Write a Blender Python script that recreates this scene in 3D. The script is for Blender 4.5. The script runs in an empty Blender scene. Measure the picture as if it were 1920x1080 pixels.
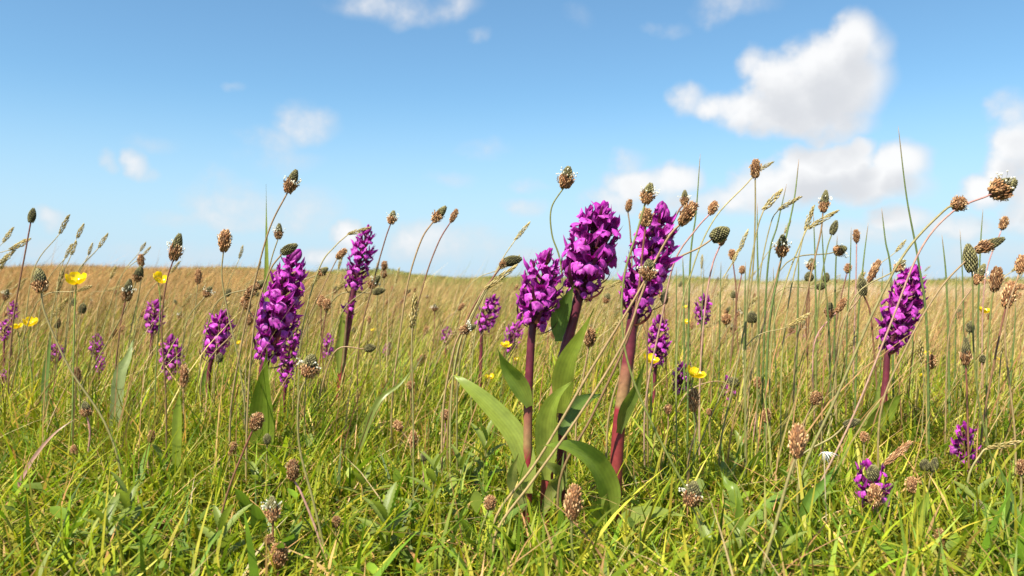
import bpy, math, random
import numpy as np
from mathutils import Vector, Matrix, noise as mnoise

random.seed(7); rng = np.random.default_rng(7)
S = bpy.context.scene
COL = S.collection
R = math.radians

# ------------------------------------------------------------------ camera
EYE = 0.17            # eye height in metres (a camera held low in the turf)
FPX = 1493.3          # 28 mm on 36 mm, in pixels of the 1920 wide photograph
cam_d = bpy.data.cameras.new('camera'); cam = bpy.data.objects.new('camera', cam_d); COL.objects.link(cam)
cam.location = (0, 0, EYE); cam.rotation_euler = (R(90), 0, 0)
cam_d.lens = 28; cam_d.sensor_width = 36; cam_d.clip_start = 0.01; cam_d.clip_end = 2000
cam_d.dof.use_dof = True; cam_d.dof.focus_distance = 0.60; cam_d.dof.aperture_fstop = 15
S.camera = cam
S.render.resolution_x = 1024; S.render.resolution_y = 576
S.view_settings.view_transform = 'Standard'; S.view_settings.look = 'None'
S.view_settings.gamma = 1.0; S.view_settings.exposure = 1.2
S.view_settings.use_curve_mapping = False

# ------------------------------------------------------------------ sun and sky
SUN_DIR = Vector((-0.42, -0.52, 1.0)).normalized()
SUN_EL = math.asin(SUN_DIR.z); SUN_ROT = math.atan2(SUN_DIR.x, SUN_DIR.y)
sd = bpy.data.lights.new('sun', 'SUN'); sd.energy = 5.0; sd.angle = R(0.53); sd.color = (1.0, 0.93, 0.80)
sun = bpy.data.objects.new('sun', sd); COL.objects.link(sun)
sun.rotation_euler = (-SUN_DIR).to_track_quat('-Z', 'Y').to_euler(); sun.location = (0, 0, 5)

def px_angle(px, py):
    """direction of a pixel as (azimuth, elevation) in radians, for the far clouds"""
    x, z = (px - 960) / FPX, -(py - 540) / FPX
    return math.atan2(x, 1), math.atan2(z, math.hypot(x, 1))

CLOUDS = [  # centre and radii in photo pixels, weight
 (1590,95,52,62,1.0),(1545,140,100,75,1.15),(1470,165,85,62,1.1),(1595,165,75,65,.95),(1480,208,165,50,1.05),
 (1365,205,80,38,.75),(1285,190,45,36,.55),(1560,225,90,38,.8),(1420,120,40,30,.6),(1630,110,40,50,.55),
 (1690,298,62,46,1.0),(1550,305,105,48,1.2),(1620,345,130,42,1.05),(1475,345,120,46,1.0),(1400,375,150,36,.7),(1610,275,36,22,.9),
 (1178,305,46,36,.5),(1200,345,95,42,.85),(1270,340,48,34,.9),(1150,375,80,36,.6),(1300,385,120,30,.6),
 (1905,210,60,44,.6),(1905,275,66,55,1.0),(1875,325,46,46,.9),(1850,352,60,28,1.0),(1950,350,80,80,.9),
 (1690,408,75,28,.75),(1790,420,100,30,.6),(1560,440,260,28,.42),(1870,470,200,30,.4),
 (575,228,75,40,.46),(510,262,60,32,.38),(530,298,100,30,.33),(610,215,30,26,.42),(262,303,34,26,.55),(206,300,26,17,.42),(288,322,26,14,.38),
 (285,262,60,20,.24),(450,385,120,48,.5),(560,388,90,48,.5),(404,340,40,28,.33),(430,410,160,26,.5),
 (905,283,60,20,.3),(740,12,150,34,.42),(855,8,60,26,.42),(900,68,32,16,.38),(1375,8,95,34,.42),(1245,48,45,16,.26),(1080,28,40,28,.22),
 (985,392,52,26,.5),(990,346,44,14,.32),(840,338,60,20,.28),(645,440,38,26,.75),(600,468,45,20,.7),(790,452,90,44,.55),(890,455,100,34,.45),
 (1035,478,170,22,.4),(100,420,40,22,.45),(60,470,150,22,.3),(350,470,200,22,.3),(440,158,22,12,.22),
]

def build_world():
    w = bpy.data.worlds.new('World'); S.world = w; w.use_nodes = True
    nt = w.node_tree; nt.nodes.clear(); L = nt.links
    # cloud density as a function of (azimuth, elevation)
    g = bpy.data.node_groups.new('cloud_density', 'ShaderNodeTree')
    g.interface.new_socket('P', in_out='INPUT', socket_type='NodeSocketVector')
    g.interface.new_socket('F', in_out='OUTPUT', socket_type='NodeSocketFloat')
    gi = g.nodes.new('NodeGroupInput'); go = g.nodes.new('NodeGroupOutput'); gl = g.links
    def M(op, a, b=None, c=None, tree=g):
        n = tree.nodes.new('ShaderNodeMath'); n.operation = op
        for i, v in enumerate((a, b, c)):
            if v is None: continue
            if isinstance(v, (int, float)): n.inputs[i].default_value = v
            else: tree.links.new(v, n.inputs[i])
        return n.outputs[0]
    def NOISE(vec, scale, detail, rough, tree=g, dist=0.0):
        n = tree.nodes.new('ShaderNodeTexNoise'); n.noise_dimensions = '3D'
        n.inputs['Scale'].default_value = scale; n.inputs['Detail'].default_value = detail
        n.inputs['Roughness'].default_value = rough; n.inputs['Distortion'].default_value = dist
        tree.links.new(vec, n.inputs['Vector']); return n
    P = gi.outputs['P']
    # warp the coordinates so that no outline is an ellipse
    wn = NOISE(P, 12, 5, .55); wv = g.nodes.new('ShaderNodeVectorMath'); wv.operation = 'MULTIPLY_ADD'
    sub = g.nodes.new('ShaderNodeVectorMath'); sub.operation = 'SUBTRACT'; sub.inputs[1].default_value = (.5, .5, .5)
    gl.new(wn.outputs['Color'], sub.inputs[0]); gl.new(sub.outputs[0], wv.inputs[0])
    wv.inputs[1].default_value = (.062, .05, 0); gl.new(P, wv.inputs[2]); Q = wv.outputs[0]
    acc = None
    for (cx, cy, rx, ry, wt) in CLOUDS:
        if cx < 1100: wt *= .98          # the thinner wisps of the western sky
        az, el = px_angle(cx, cy)
        mp = g.nodes.new('ShaderNodeMapping'); mp.vector_type = 'TEXTURE'
        mp.inputs['Location'].default_value = (az, el, 0)
        mp.inputs['Scale'].default_value = (1.14 * rx / FPX * math.cos(az) ** 2, 1.14 * ry / FPX, 1)
        gl.new(Q, mp.inputs['Vector'])
        dt = g.nodes.new('ShaderNodeVectorMath'); dt.operation = 'DOT_PRODUCT'
        gl.new(mp.outputs[0], dt.inputs[0]); gl.new(mp.outputs[0], dt.inputs[1])
        v = M('MULTIPLY_ADD', dt.outputs['Value'], -wt, wt)
        acc = M('MAXIMUM', v, 0.0) if acc is None else M('SMOOTH_MAX', acc, v, .12)
    # the sky beyond the frame carries the same kind of scattered cumulus
    sx = g.nodes.new('ShaderNodeSeparateXYZ'); gl.new(P, sx.inputs[0])
    out_az = M('MULTIPLY', M('SUBTRACT', M('ABSOLUTE', sx.outputs[0]), .62), 6.0)
    out_el = M('MULTIPLY', M('SUBTRACT', sx.outputs[1], .40), 6.0)
    far = g.nodes.new('ShaderNodeClamp'); gl.new(M('MAXIMUM', out_az, out_el), far.inputs[0])
    big = NOISE(P, 4.5, 2, .5)
    cov = M('MULTIPLY', M('MULTIPLY', M('SUBTRACT', big.outputs['Fac'], .52), 5.0), far.outputs[0])
    acc = M('MAXIMUM', acc, cov)
    fb = NOISE(P, 24, 9, .62); fb2 = NOISE(P, 8, 4, .55)
    ns = M('ADD', M('MULTIPLY', M('SUBTRACT', fb.outputs['Fac'], .5), .85), M('MULTIPLY', M('SUBTRACT', fb2.outputs['Fac'], .5), .5))
    gate = M('MINIMUM', M('MULTIPLY', acc, 3.0), 1.0)
    gl.new(M('ADD', acc, M('MULTIPLY', ns, gate)), go.inputs['F'])
    # world tree
    N = nt.nodes.new
    tc = N('ShaderNodeTexCoord'); sp = N('ShaderNodeSeparateXYZ'); L.new(tc.outputs['Generated'], sp.inputs[0])
    az = M('ARCTAN2', sp.outputs[0], sp.outputs[1], tree=nt); el = M('ARCSINE', sp.outputs[2], tree=nt)
    cb = N('ShaderNodeCombineXYZ'); L.new(az, cb.inputs[0]); L.new(el, cb.inputs[1])
    d0 = N('ShaderNodeGroup'); d0.node_tree = g; L.new(cb.outputs[0], d0.inputs[0])
    off = N('ShaderNodeVectorMath'); off.operation = 'ADD'; off.inputs[1].default_value = (-.006, .030, 0); L.new(cb.outputs[0], off.inputs[0])
    d1 = N('ShaderNodeGroup'); d1.node_tree = g; L.new(off.outputs[0], d1.inputs[0])
    def SM(v, a, b, lo=0., hi=1.):
        n = N('ShaderNodeMapRange'); n.interpolation_type = 'SMOOTHSTEP'; L.new(v, n.inputs[0])
        for i, q in enumerate((a, b, lo, hi)): n.inputs[i + 1].default_value = q
        return n.outputs[0]
    alpha = SM(d0.outputs[0], .03, .85, 0, .97)
    shade = SM(d1.outputs[0], .10, 1.25)
    thin = SM(d0.outputs[0], .25, .95, .8, 0)      # thin wisps stay greyer than the thick heads
    ccol = N('ShaderNodeMix'); ccol.data_type = 'RGBA'; L.new(M('MAXIMUM', shade, thin, tree=nt), ccol.inputs[0])
    ccol.inputs[6].default_value = (.435, .436, .438, 1); ccol.inputs[7].default_value = (.315, .322, .338, 1)
    sky = N('ShaderNodeTexSky'); sky.sky_type = 'NISHITA'; sky.sun_disc = False
    sky.sun_elevation = SUN_EL; sky.sun_rotation = SUN_ROT; sky.altitude = 0
    sky.air_density = 1.0; sky.dust_density = 0.3; sky.ozone_density = 1.2
    # pale blue-white haze low over the horizon, all round
    hz = N('ShaderNodeMix'); hz.data_type = 'RGBA'; L.new(SM(el, .25, -.02, 0, .97), hz.inputs[0]); tn = N('ShaderNodeMix'); tn.data_type = 'RGBA'; tn.blend_type = 'MULTIPLY'; tn.inputs[0].default_value = 1; tn.inputs[7].default_value = (.65, .885, .95, 1)
    L.new(sky.outputs[0], tn.inputs[6]); L.new(tn.outputs[2], hz.inputs[6])
    hz.inputs[7].default_value = (3.1, 4.05, 5.0, 1)
    b1 = N('ShaderNodeBackground'); L.new(hz.outputs[2], b1.inputs[0]); b1.inputs[1].default_value = 0.080
    b2 = N('ShaderNodeBackground'); L.new(ccol.outputs[2], b2.inputs[0]); b2.inputs[1].default_value = 1.0
    mx = N('ShaderNodeMixShader'); L.new(alpha, mx.inputs[0]); L.new(b1.outputs[0], mx.inputs[1]); L.new(b2.outputs[0], mx.inputs[2])
    out = N('ShaderNodeOutputWorld'); L.new(mx.outputs[0], out.inputs[0])
    w.cycles.sampling_method = 'MANUAL'; w.cycles.sample_map_resolution = 512
build_world()

# ------------------------------------------------------------------ materials
def new_mat(name):
    m = bpy.data.materials.new(name); m.use_nodes = True; m.node_tree.nodes.clear()
    return m, m.node_tree, m.node_tree.nodes.new, m.node_tree.links
def plant_mat(name, transl=.35, rough=.45, spec=.35, nscale=120., namt=.35, objvar=.25, bump=0., tint=(1.25, 1.3, .6)):
    """plant tissue: the piece's own colour attribute, mottled, partly translucent"""
    m, nt, N, L = new_mat(name)
    at = N('ShaderNodeAttribute'); at.attribute_name = 'Col'
    tc = N('ShaderNodeTexCoord')
    no = N('ShaderNodeTexNoise'); no.inputs['Scale'].default_value = nscale; no.inputs['Detail'].default_value = 4
    L.new(tc.outputs['Object'], no.inputs['Vector'])
    mr = N('ShaderNodeMapRange'); L.new(no.outputs['Fac'], mr.inputs[0])
    mr.inputs[1].default_value = .3; mr.inputs[2].default_value = .7
    mr.inputs[3].default_value = 1 - namt; mr.inputs[4].default_value = 1 + namt
    oi = N('ShaderNodeObjectInfo'); mo = N('ShaderNodeMapRange'); L.new(oi.outputs['Random'], mo.inputs[0])
    mo.inputs[3].default_value = 1 - objvar; mo.inputs[4].default_value = 1 + objvar
    mu = N('ShaderNodeMath'); mu.operation = 'MULTIPLY'; L.new(mr.outputs[0], mu.inputs[0]); L.new(mo.outputs[0], mu.inputs[1])
    vm = N('ShaderNodeVectorMath'); vm.operation = 'SCALE'; L.new(at.outputs['Color'], vm.inputs[0]); L.new(mu.outputs[0], vm.inputs['Scale'])
    p = N('ShaderNodeBsdfPrincipled'); L.new(vm.outputs[0], p.inputs['Base Color'])
    p.inputs['Roughness'].default_value = rough; p.inputs['Specular IOR Level'].default_value = spec
    out = N('ShaderNodeOutputMaterial')
    if bump:
        bp = N('ShaderNodeBump'); bp.inputs['Strength'].default_value = bump; bp.inputs['Distance'].default_value = .001
        L.new(no.outputs['Fac'], bp.inputs['Height']); L.new(bp.outputs[0], p.inputs['Normal'])
    if transl > 0:
        tr = N('ShaderNodeBsdfTranslucent')
        tv = N('ShaderNodeVectorMath'); tv.operation = 'MULTIPLY'; tv.inputs[1].default_value = tint
        L.new(vm.outputs[0], tv.inputs[0]); L.new(tv.outputs[0], tr.inputs[0])
        mx = N('ShaderNodeMixShader'); mx.inputs[0].default_value = transl
        L.new(p.outputs[0], mx.inputs[1]); L.new(tr.outputs[0], mx.inputs[2]); L.new(mx.outputs[0], out.inputs[0])
    else: L.new(p.outputs[0], out.inputs[0])
    return m
MT = {
 'grass': plant_mat('grass_blade', .40, .5, .22, 90, .25, 0),
 'leaf': plant_mat('orchid_leaf', .42, .38, .45, 150, .16, .12, .15),
 'stem': plant_mat('plant_stem', .0, .5, .35, 260, .22, .15, .15),
 'seed': plant_mat('seed_head', .0, .8, .15, 3., .3, .22, 0),
 'straw': plant_mat('straw', .25, .7, .2, 150, .3, .15, 0, (1.2, 1.05, .8)),
 'petal': plant_mat('purple_petal', .22, .5, .25, 7., .30, .32, 0, (1.5, .8, 1.2)),
 'lip': plant_mat('purple_lip', .20, .5, .25, 9., .34, .32, 0, (1.4, .8, 1.2)),
 'yellow': plant_mat('yellow_petal', .3, .22, .5, 40, .10, .06, 0, (1.2, 1.1, .4)),
 'white': plant_mat('pale_anther', .3, .7, .2, 60, .1, 0, 0, (1, 1, 1)),
}
def ground_mat():
    m, nt, N, L = new_mat('meadow_soil')
    g = N('ShaderNodeNewGeometry')
    n1 = N('ShaderNodeTexNoise'); n1.inputs['Scale'].default_value = .35; n1.inputs['Detail'].default_value = 6
    n2 = N('ShaderNodeTexNoise'); n2.inputs['Scale'].default_value = 55; n2.inputs['Detail'].default_value = 6
    L.new(g.outputs['Position'], n1.inputs['Vector']); L.new(g.outputs['Position'], n2.inputs['Vector'])
    c1 = N('ShaderNodeValToRGB'); L.new(n1.outputs['Fac'], c1.inputs[0])
    e = c1.color_ramp.elements; e[0].position = .35; e[0].color = (.13, .12, .045, 1); e[1].position = .65; e[1].color = (.23, .17, .08, 1)
    c2 = N('ShaderNodeValToRGB'); L.new(n2.outputs['Fac'], c2.inputs[0])
    e = c2.color_ramp.elements; e[0].position = .35; e[0].color = (.35, .33, .28, 1); e[1].position = .68; e[1].color = (1, 1, 1, 1)
    mm = N('ShaderNodeMix'); mm.data_type = 'RGBA'; mm.blend_type = 'MULTIPLY'; mm.inputs[0].default_value = 1
    L.new(c1.outputs[0], mm.inputs[6]); L.new(c2.outputs[0], mm.inputs[7])
    p = N('ShaderNodeBsdfPrincipled'); p.inputs['Roughness'].default_value = .95; p.inputs['Specular IOR Level'].default_value = .1
    L.new(mm.outputs[2], p.inputs['Base Color'])
    bp = N('ShaderNodeBump'); bp.inputs['Strength'].default_value = .8; bp.inputs['Distance'].default_value = .01
    L.new(n2.outputs['Fac'], bp.inputs['Height']); L.new(bp.outputs[0], p.inputs['Normal'])
    o = N('ShaderNodeOutputMaterial'); L.new(p.outputs[0], o.inputs[0]); return m
MT['ground'] = ground_mat()

# ------------------------------------------------------------------ terrain
def sstep(a, b, v):
    t = np.clip((v - a) / (b - a), 0, 1); return t * t * (3 - 2 * t)
def ground(x, y):
    x = np.asarray(x, float); y = np.asarray(y, float)
    u = x / np.maximum(y, 6.) * 1.0
    # the low dune ridge about 40 m away, higher to the west
    rise = 1.20 - 0.85 * sstep(-.62, .28, u) + .05 * np.sin(x * .35) + .03 * np.sin(x * .9 + 1)
    s = np.clip((y - 1.6) / 38.4, 0, 1) ** 1.15
    z = rise * s
    z = z - np.clip(y - 42, 0, 60) * .02
    near = .0045 * np.sin(x * 9.1 + 1.3) * np.sin(y * 7.7) + .003 * np.sin(x * 23 + y * 17)
    mid = .05 * np.sin(x * .8 + y * .5) * np.clip((y - 4) / 8, 0, 1)
    return z + near + mid
def gz(x, y): return float(ground(x, y))

def P(px, py, d):      # a photo pixel at depth d (metres ahead) as a point of the meadow
    return Vector(((px - 960) / FPX * d, d, EYE - (py - 540) / FPX * d))
def base_at(px, d, sink=.004):
    x = (px - 960) / FPX * d
    return Vector((x, d, gz(x, d) - sink))
def ground_py(px, d):
    return 540 + (EYE - gz((px - 960) / FPX * d, d)) * FPX / d

# ------------------------------------------------------------------ mesh helpers
def tag(o, label=None, cat=None, group=None, kind=None):
    if label: o['label'] = label
    if cat: o['category'] = cat
    if group: o['group'] = group
    if kind: o['kind'] = kind
    return o
def link(name, me, parent=None):
    o = bpy.data.objects.new(name, me); COL.objects.link(o)
    if parent: o.parent = parent
    return o
def empty(name, loc, label, cat, group=None):
    o = bpy.data.objects.new(name, None); COL.objects.link(o); o.location = loc
    o.empty_display_size = .01
    return tag(o, label, cat, group)
class MB:
    def __init__(s): s.v = []; s.f = []; s.c = []
    def add(s, vs, fs, cs):
        b = len(s.v); s.v += [tuple(v) for v in vs]; s.f += [tuple(i + b for i in f) for f in fs]
        s.c += list(cs) if len(cs) == len(vs) and not isinstance(cs[0], (int, float)) else [cs] * len(vs)
    def tube(s, pts, rad, col, seg=7, cap=True):
        """pts: list of Vector; rad(t) and col(t) functions of 0..1"""
        n = len(pts); vs = []; cs = []; fs = []
        ref = Vector((.3, 1, .2)).normalized()
        for i, p in enumerate(pts):
            t = i / (n - 1)
            tg = (pts[min(i + 1, n - 1)] - pts[max(i - 1, 0)]).normalized()
            a = tg.cross(ref)
            if a.length < 1e-4: a = tg.cross(Vector((1, 0, 0)))
            a.normalize(); b = tg.cross(a)
            r = rad(t); c = col(t)
            for k in range(seg):
                th = 2 * math.pi * k / seg
                vs.append(p + (a * math.cos(th) + b * math.sin(th)) * r); cs.append(c)
        for i in range(n - 1):
            for k in range(seg):
                k2 = (k + 1) % seg
                fs.append((i * seg + k, i * seg + k2, (i + 1) * seg + k2, (i + 1) * seg + k))
        if cap: fs.append(tuple(range((n - 1) * seg, n * seg))); fs.append(tuple(reversed(range(seg))))
        s.add(vs, fs, cs)
    def bead(s, c, ax, L_, W, col, seg=5, tip=None):
        """a seed-like spindle at c along ax"""
        ax = ax.normalized(); a = ax.orthogonal().normalized(); b = ax.cross(a); tip = tip or col
        vs = [c - ax * L_ * .5]; cs = [col]; fs = []
        for h, r in ((-.22, .9), (.2, .8)):
            for k in range(seg):
                th = 2 * math.pi * (k + (h > 0) * .5) / seg
                vs.append(c + ax * L_ * h + (a * math.cos(th) + b * math.sin(th)) * W * .5 * r); cs.append(col if h < 0 else tip)
        vs.append(c + ax * L_ * .5); cs.append(tip)
        for k in range(seg):
            k2 = (k + 1) % seg
            fs += [(0, 1 + k2, 1 + k), (1 + k, 1 + k2, 1 + seg + k), (1 + k2, 1 + seg + k2, 1 + seg + k), (1 + seg + k, 1 + seg + k2, 1 + 2 * seg)]
        s.add(vs, fs, cs)
    def leaf(s, pts, width, nrm, col, prof=None, nS=5, cup=.25, wav=0., edge=None, teeth=0):
        """leaf or petal surface along pts; nrm: the way its face looks; width(t) half-width fraction"""
        n = len(pts); vs = []; cs = []; fs = []
        prof = prof or (lambda t: math.sin(math.pi * min(1, t ** .75)) ** .8)
        for i, p in enumerate(pts):
            t = i / (n - 1)
            tg = (pts[min(i + 1, n - 1)] - pts[max(i - 1, 0)]).normalized()
            side = tg.cross(nrm); side = side.normalized() if side.length > 1e-5 else tg.orthogonal().normalized()
            up = side.cross(tg).normalized()
            w = max(width * .5 * prof(t), width * .012)
            for k in range(nS):
                q = 2 * k / (nS - 1) - 1
                ww = w * (1 + (teeth * (1 if i % 2 else -1) if abs(q) > .99 else 0))
                off = up * (cup * w * (abs(q) ** 1.5)) + up * (wav * width * math.sin(t * 9 + q * 2.))
                vs.append(p + side * q * ww + off)
                c = col(t) if callable(col) else col
                if edge and abs(q) > .8: c = edge
                vv = 1 + (.10 if k % 2 else -.06); cs.append((c[0] * vv, c[1] * vv, c[2] * vv))
        for i in range(n - 1):
            for k in range(nS - 1):
                fs.append((i * nS + k, i * nS + k + 1, (i + 1) * nS + k + 1, (i + 1) * nS + k))
        s.add(vs, fs, cs)
    def mesh(s, name, mat, smooth=True):
        me = bpy.data.meshes.new(name); me.from_pydata(s.v, [], s.f)
        ca = me.color_attributes.new('Col', 'FLOAT_COLOR', 'POINT')
        ca.data.foreach_set('color', np.array([(c[0], c[1], c[2], 1) for c in s.c], np.float32).ravel())
        me.materials.append(mat)
        if smooth: me.polygons.foreach_set('use_smooth', [True] * len(s.f))
        me.update(); return me
    def build(s, name, mat, parent=None): return link(name, s.mesh(name, mat), parent)
def curve(pts, per=6):
    """Catmull-Rom through pts"""
    if len(pts) == 2: return [pts[0].lerp(pts[1], i / per) for i in range(per + 1)]
    q = [pts[0] * 2 - pts[1]] + list(pts) + [pts[-1] * 2 - pts[-2]]; out = []
    for i in range(1, len(q) - 2):
        a, b, c, d = q[i - 1:i + 3]
        for k in range(per):
            t = k / per
            out.append(.5 * ((2 * b) + (c - a) * t + (2 * a - 5 * b + 4 * c - d) * t * t + (3 * b - a - 3 * c + d) * t ** 3))
    out.append(pts[-1]); return out
def mixc(a, b, t):
    t = max(0, min(1, t)); return tuple(a[i] * (1 - t) + b[i] * t for i in range(3))
def big_mesh(name, V, F4, F3, C, mat, label, cat, kind='stuff'):
    me = bpy.data.meshes.new(name)
    nv, n4, n3 = len(V), len(F4), len(F3)
    me.vertices.add(nv); me.vertices.foreach_set('co', V.astype(np.float32).ravel())
    me.loops.add(n4 * 4 + n3 * 3); me.polygons.add(n4 + n3)
    me.loops.foreach_set('vertex_index', np.concatenate([F4.ravel(), F3.ravel()]).astype(np.int32))
    me.polygons.foreach_set('loop_start', np.concatenate([np.arange(n4) * 4, n4 * 4 + np.arange(n3) * 3]).astype(np.int32))
    me.polygons.foreach_set('use_smooth', np.ones(n4 + n3, bool))
    ca = me.color_attributes.new('Col', 'FLOAT_COLOR', 'POINT')
    ca.data.foreach_set('color', np.c_[C, np.ones(nv)].astype(np.float32).ravel())
    me.materials.append(mat); me.update(calc_edges=True); me.validate()
    return tag(link(name, me), label, cat, kind=kind)

# ------------------------------------------------------------------ ground sheet
def make_ground():
    ys = np.concatenate([np.linspace(-3, 0, 8), np.geomspace(.1, 400, 130)])
    us = np.linspace(-1.25, 1.25, 121)
    Y, U = np.meshgrid(ys, us, indexing='ij')
    X = U * np.maximum(np.abs(Y), 2.5); Z = ground(X, Y)
    V = np.c_[X.ravel(), Y.ravel(), Z.ravel()]; nu = len(us)
    i, j = np.meshgrid(np.arange(len(ys) - 1), np.arange(nu - 1), indexing='ij'); a = (i * nu + j).ravel()
    F = np.c_[a, a + 1, a + nu + 1, a + nu]
    o = big_mesh('ground', V, F, np.zeros((0, 3), int), np.ones((len(V), 3)) * .2, MT['ground'], None, None, 'structure')
make_ground()

# ------------------------------------------------------------------ grass (nobody could count it)
def blades(pos, h, w, laz, lean, faz, c0, c1, K=3, base=None, curl=1.6):
    """vectorised grass blades: K quads rows and a tip"""
    N = len(h); t = np.linspace(0, 1, K + 1)[None, :, None]
    z0 = ground(pos[:, 0], pos[:, 1]) - .004
    B = np.c_[pos, z0][:, None, :]
    ld = np.c_[np.cos(laz), np.sin(laz), np.zeros(N)][:, None, :]
    L_ = lean[:, None, None]; H = h[:, None, None]
    ctr = B + ld * (L_ * H * t ** curl) + np.array([0, 0, 1.]) * (H * (t - .28 * np.minimum(L_, 1.6) ** 2 * t ** 2.2 * .8))
    sd = np.c_[np.cos(faz), np.sin(faz), np.zeros(N)][:, None, :]
    tt = t[:, :K]; ww = w[:, None, None] * .5 * (1 - tt ** 2.2) * (.75 + .5 * np.minimum(tt * 3, 1) * .5)
    A = ctr[:, :K] - sd * ww; Bv = ctr[:, :K] + sd * ww
    V = np.concatenate([np.stack([A, Bv], 2).reshape(N, 2 * K, 3), ctr[:, K:]], 1)
    n = 2 * K + 1; off = (np.arange(N) * n)[:, None]
    f4 = np.concatenate([off + np.array([[2 * k, 2 * k + 1, 2 * k + 3, 2 * k + 2]]) for k in range(K - 1)], 0) if K > 1 else np.zeros((0, 4), int)
    f3 = off + np.array([[2 * K - 2, 2 * K - 1, 2 * K]])
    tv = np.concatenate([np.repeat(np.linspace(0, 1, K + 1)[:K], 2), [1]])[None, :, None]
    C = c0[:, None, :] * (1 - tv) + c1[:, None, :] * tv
    return V.reshape(-1, 3), f4, f3, C.reshape(-1, 3)
def join(parts):
    Vs, F4, F3, Cs, o = [], [], [], [], 0
    for V, a, b, C in parts:
        Vs.append(V); F4.append(a + o); F3.append(b + o); Cs.append(C); o += len(V)
    return np.concatenate(Vs), np.concatenate(F4), np.concatenate(F3), np.concatenate(Cs)
def wedge(N, d0, d1, power=1.0, margin=.35, spread=.72):
    """points in the wedge the camera sees, with room to step aside; power shifts them near or far"""
    u = rng.random(N)
    if power == 'log': d = d0 * (d1 / d0) ** u
    else: d = (d0 ** (power + 1) + u * (d1 ** (power + 1) - d0 ** (power + 1))) ** (1 / (power + 1))
    x = (rng.random(N) * 2 - 1) * (spread * d + margin)
    return np.c_[x, d]
def pick(N, cols, p, jit=.18):
    c = np.array(cols)[rng.choice(len(cols), N, p=np.array(p) / sum(p))]
    return c * np.exp(rng.normal(0, jit, (N, 1))) * np.exp(rng.normal(0, .06, (N, 3)))
def patch(pos, s, seed):      # smooth patchiness over the meadow
    x, y = pos[:, 0] * s + seed, pos[:, 1] * s + seed * 1.7
    return .5 + .25 * (np.sin(x * 1.7 + np.sin(y * 1.3)) + np.sin(y * 2.1 + np.sin(x * .9 + 2)))
GREEN = [(.19, .258, .014), (.255, .295, .020), (.12, .20, .014), (.34, .335, .04), (.075, .135, .016)]
STRAW = [(.50, .34, .14), (.42, .26, .105), (.56, .42, .22), (.34, .18, .08)]

def turf():
    parts = []
    # short dense sward
    for N, d0, d1, h0, h1, w0, w1, K in ((60000, .26, 1.0, .018, .052, .0014, .0038, 3), (14000, .58, .75, .03, .075, .0014, .0028, 3), (34000, .70, 1.15, .045, .098, .0014, .0030, 3), (56000, 1.0, 2.2, .03, .085, .0018, .0036, 2), (36000, 2.2, 5, .035, .085, .003, .007, 2)):
        pos = wedge(N, d0, d1, .8); pa = patch(pos, 5, 3)
        h = (h0 + (h1 - h0) * rng.random(N) ** 1.5) * (.75 + .5 * pa)
        c = pick(N, GREEN + STRAW[:2], [6, 5.5, 5, 4, 2.2, .9 + 2.0 * (d0 > .65), .7 + 1.5 * (d0 > .65)])
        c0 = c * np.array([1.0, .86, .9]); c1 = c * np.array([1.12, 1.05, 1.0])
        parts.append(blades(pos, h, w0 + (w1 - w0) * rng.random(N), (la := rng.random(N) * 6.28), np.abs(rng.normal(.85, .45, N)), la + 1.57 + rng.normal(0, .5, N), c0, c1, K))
    # longer green blades
    for N, d0, d1, h0, h1 in ((2600, .40, 1.0, .045, .085), (4200, .72, 1.2, .06, .115), (8500, .95, 2.4, .06, .12)):
        pos = wedge(N, d0, d1, .8); h = h0 + (h1 - h0) * rng.random(N) ** 1.6
        c = pick(N, GREEN, [3, 5, 3, 5, 3])
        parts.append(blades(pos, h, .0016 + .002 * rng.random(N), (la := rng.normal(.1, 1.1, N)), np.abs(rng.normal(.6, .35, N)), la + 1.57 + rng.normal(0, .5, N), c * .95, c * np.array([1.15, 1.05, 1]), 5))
    # wider strap leaves of plantain and sedge low in the sward
    N = 1500; pos = wedge(N, .36, 1.6, .7); h = .025 + .045 * rng.random(N)
    c = pick(N, GREEN[:4], [4, 3, 5, 2])
    parts.append(blades(pos, h, .004 + .005 * rng.random(N), (la := rng.random(N) * 6.28), np.abs(rng.normal(.9, .4, N)), la + 1.57 + rng.normal(0, .4, N), c, c * 1.1, 5))
    # dead straw lying in the sward
    N = 6000; pos = wedge(N, .3, 1.8, .8); h = .03 + .05 * rng.random(N)
    c = pick(N, STRAW, [3, 3, 2, 2])
    parts.append(blades(pos, h, .0008 + .0012 * rng.random(N), rng.random(N) * 6.28, np.abs(rng.normal(1.2, .4, N)), rng.random(N) * 6.28, c, c, 4))
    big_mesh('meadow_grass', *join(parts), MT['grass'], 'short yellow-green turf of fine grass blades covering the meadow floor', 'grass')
turf()

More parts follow.
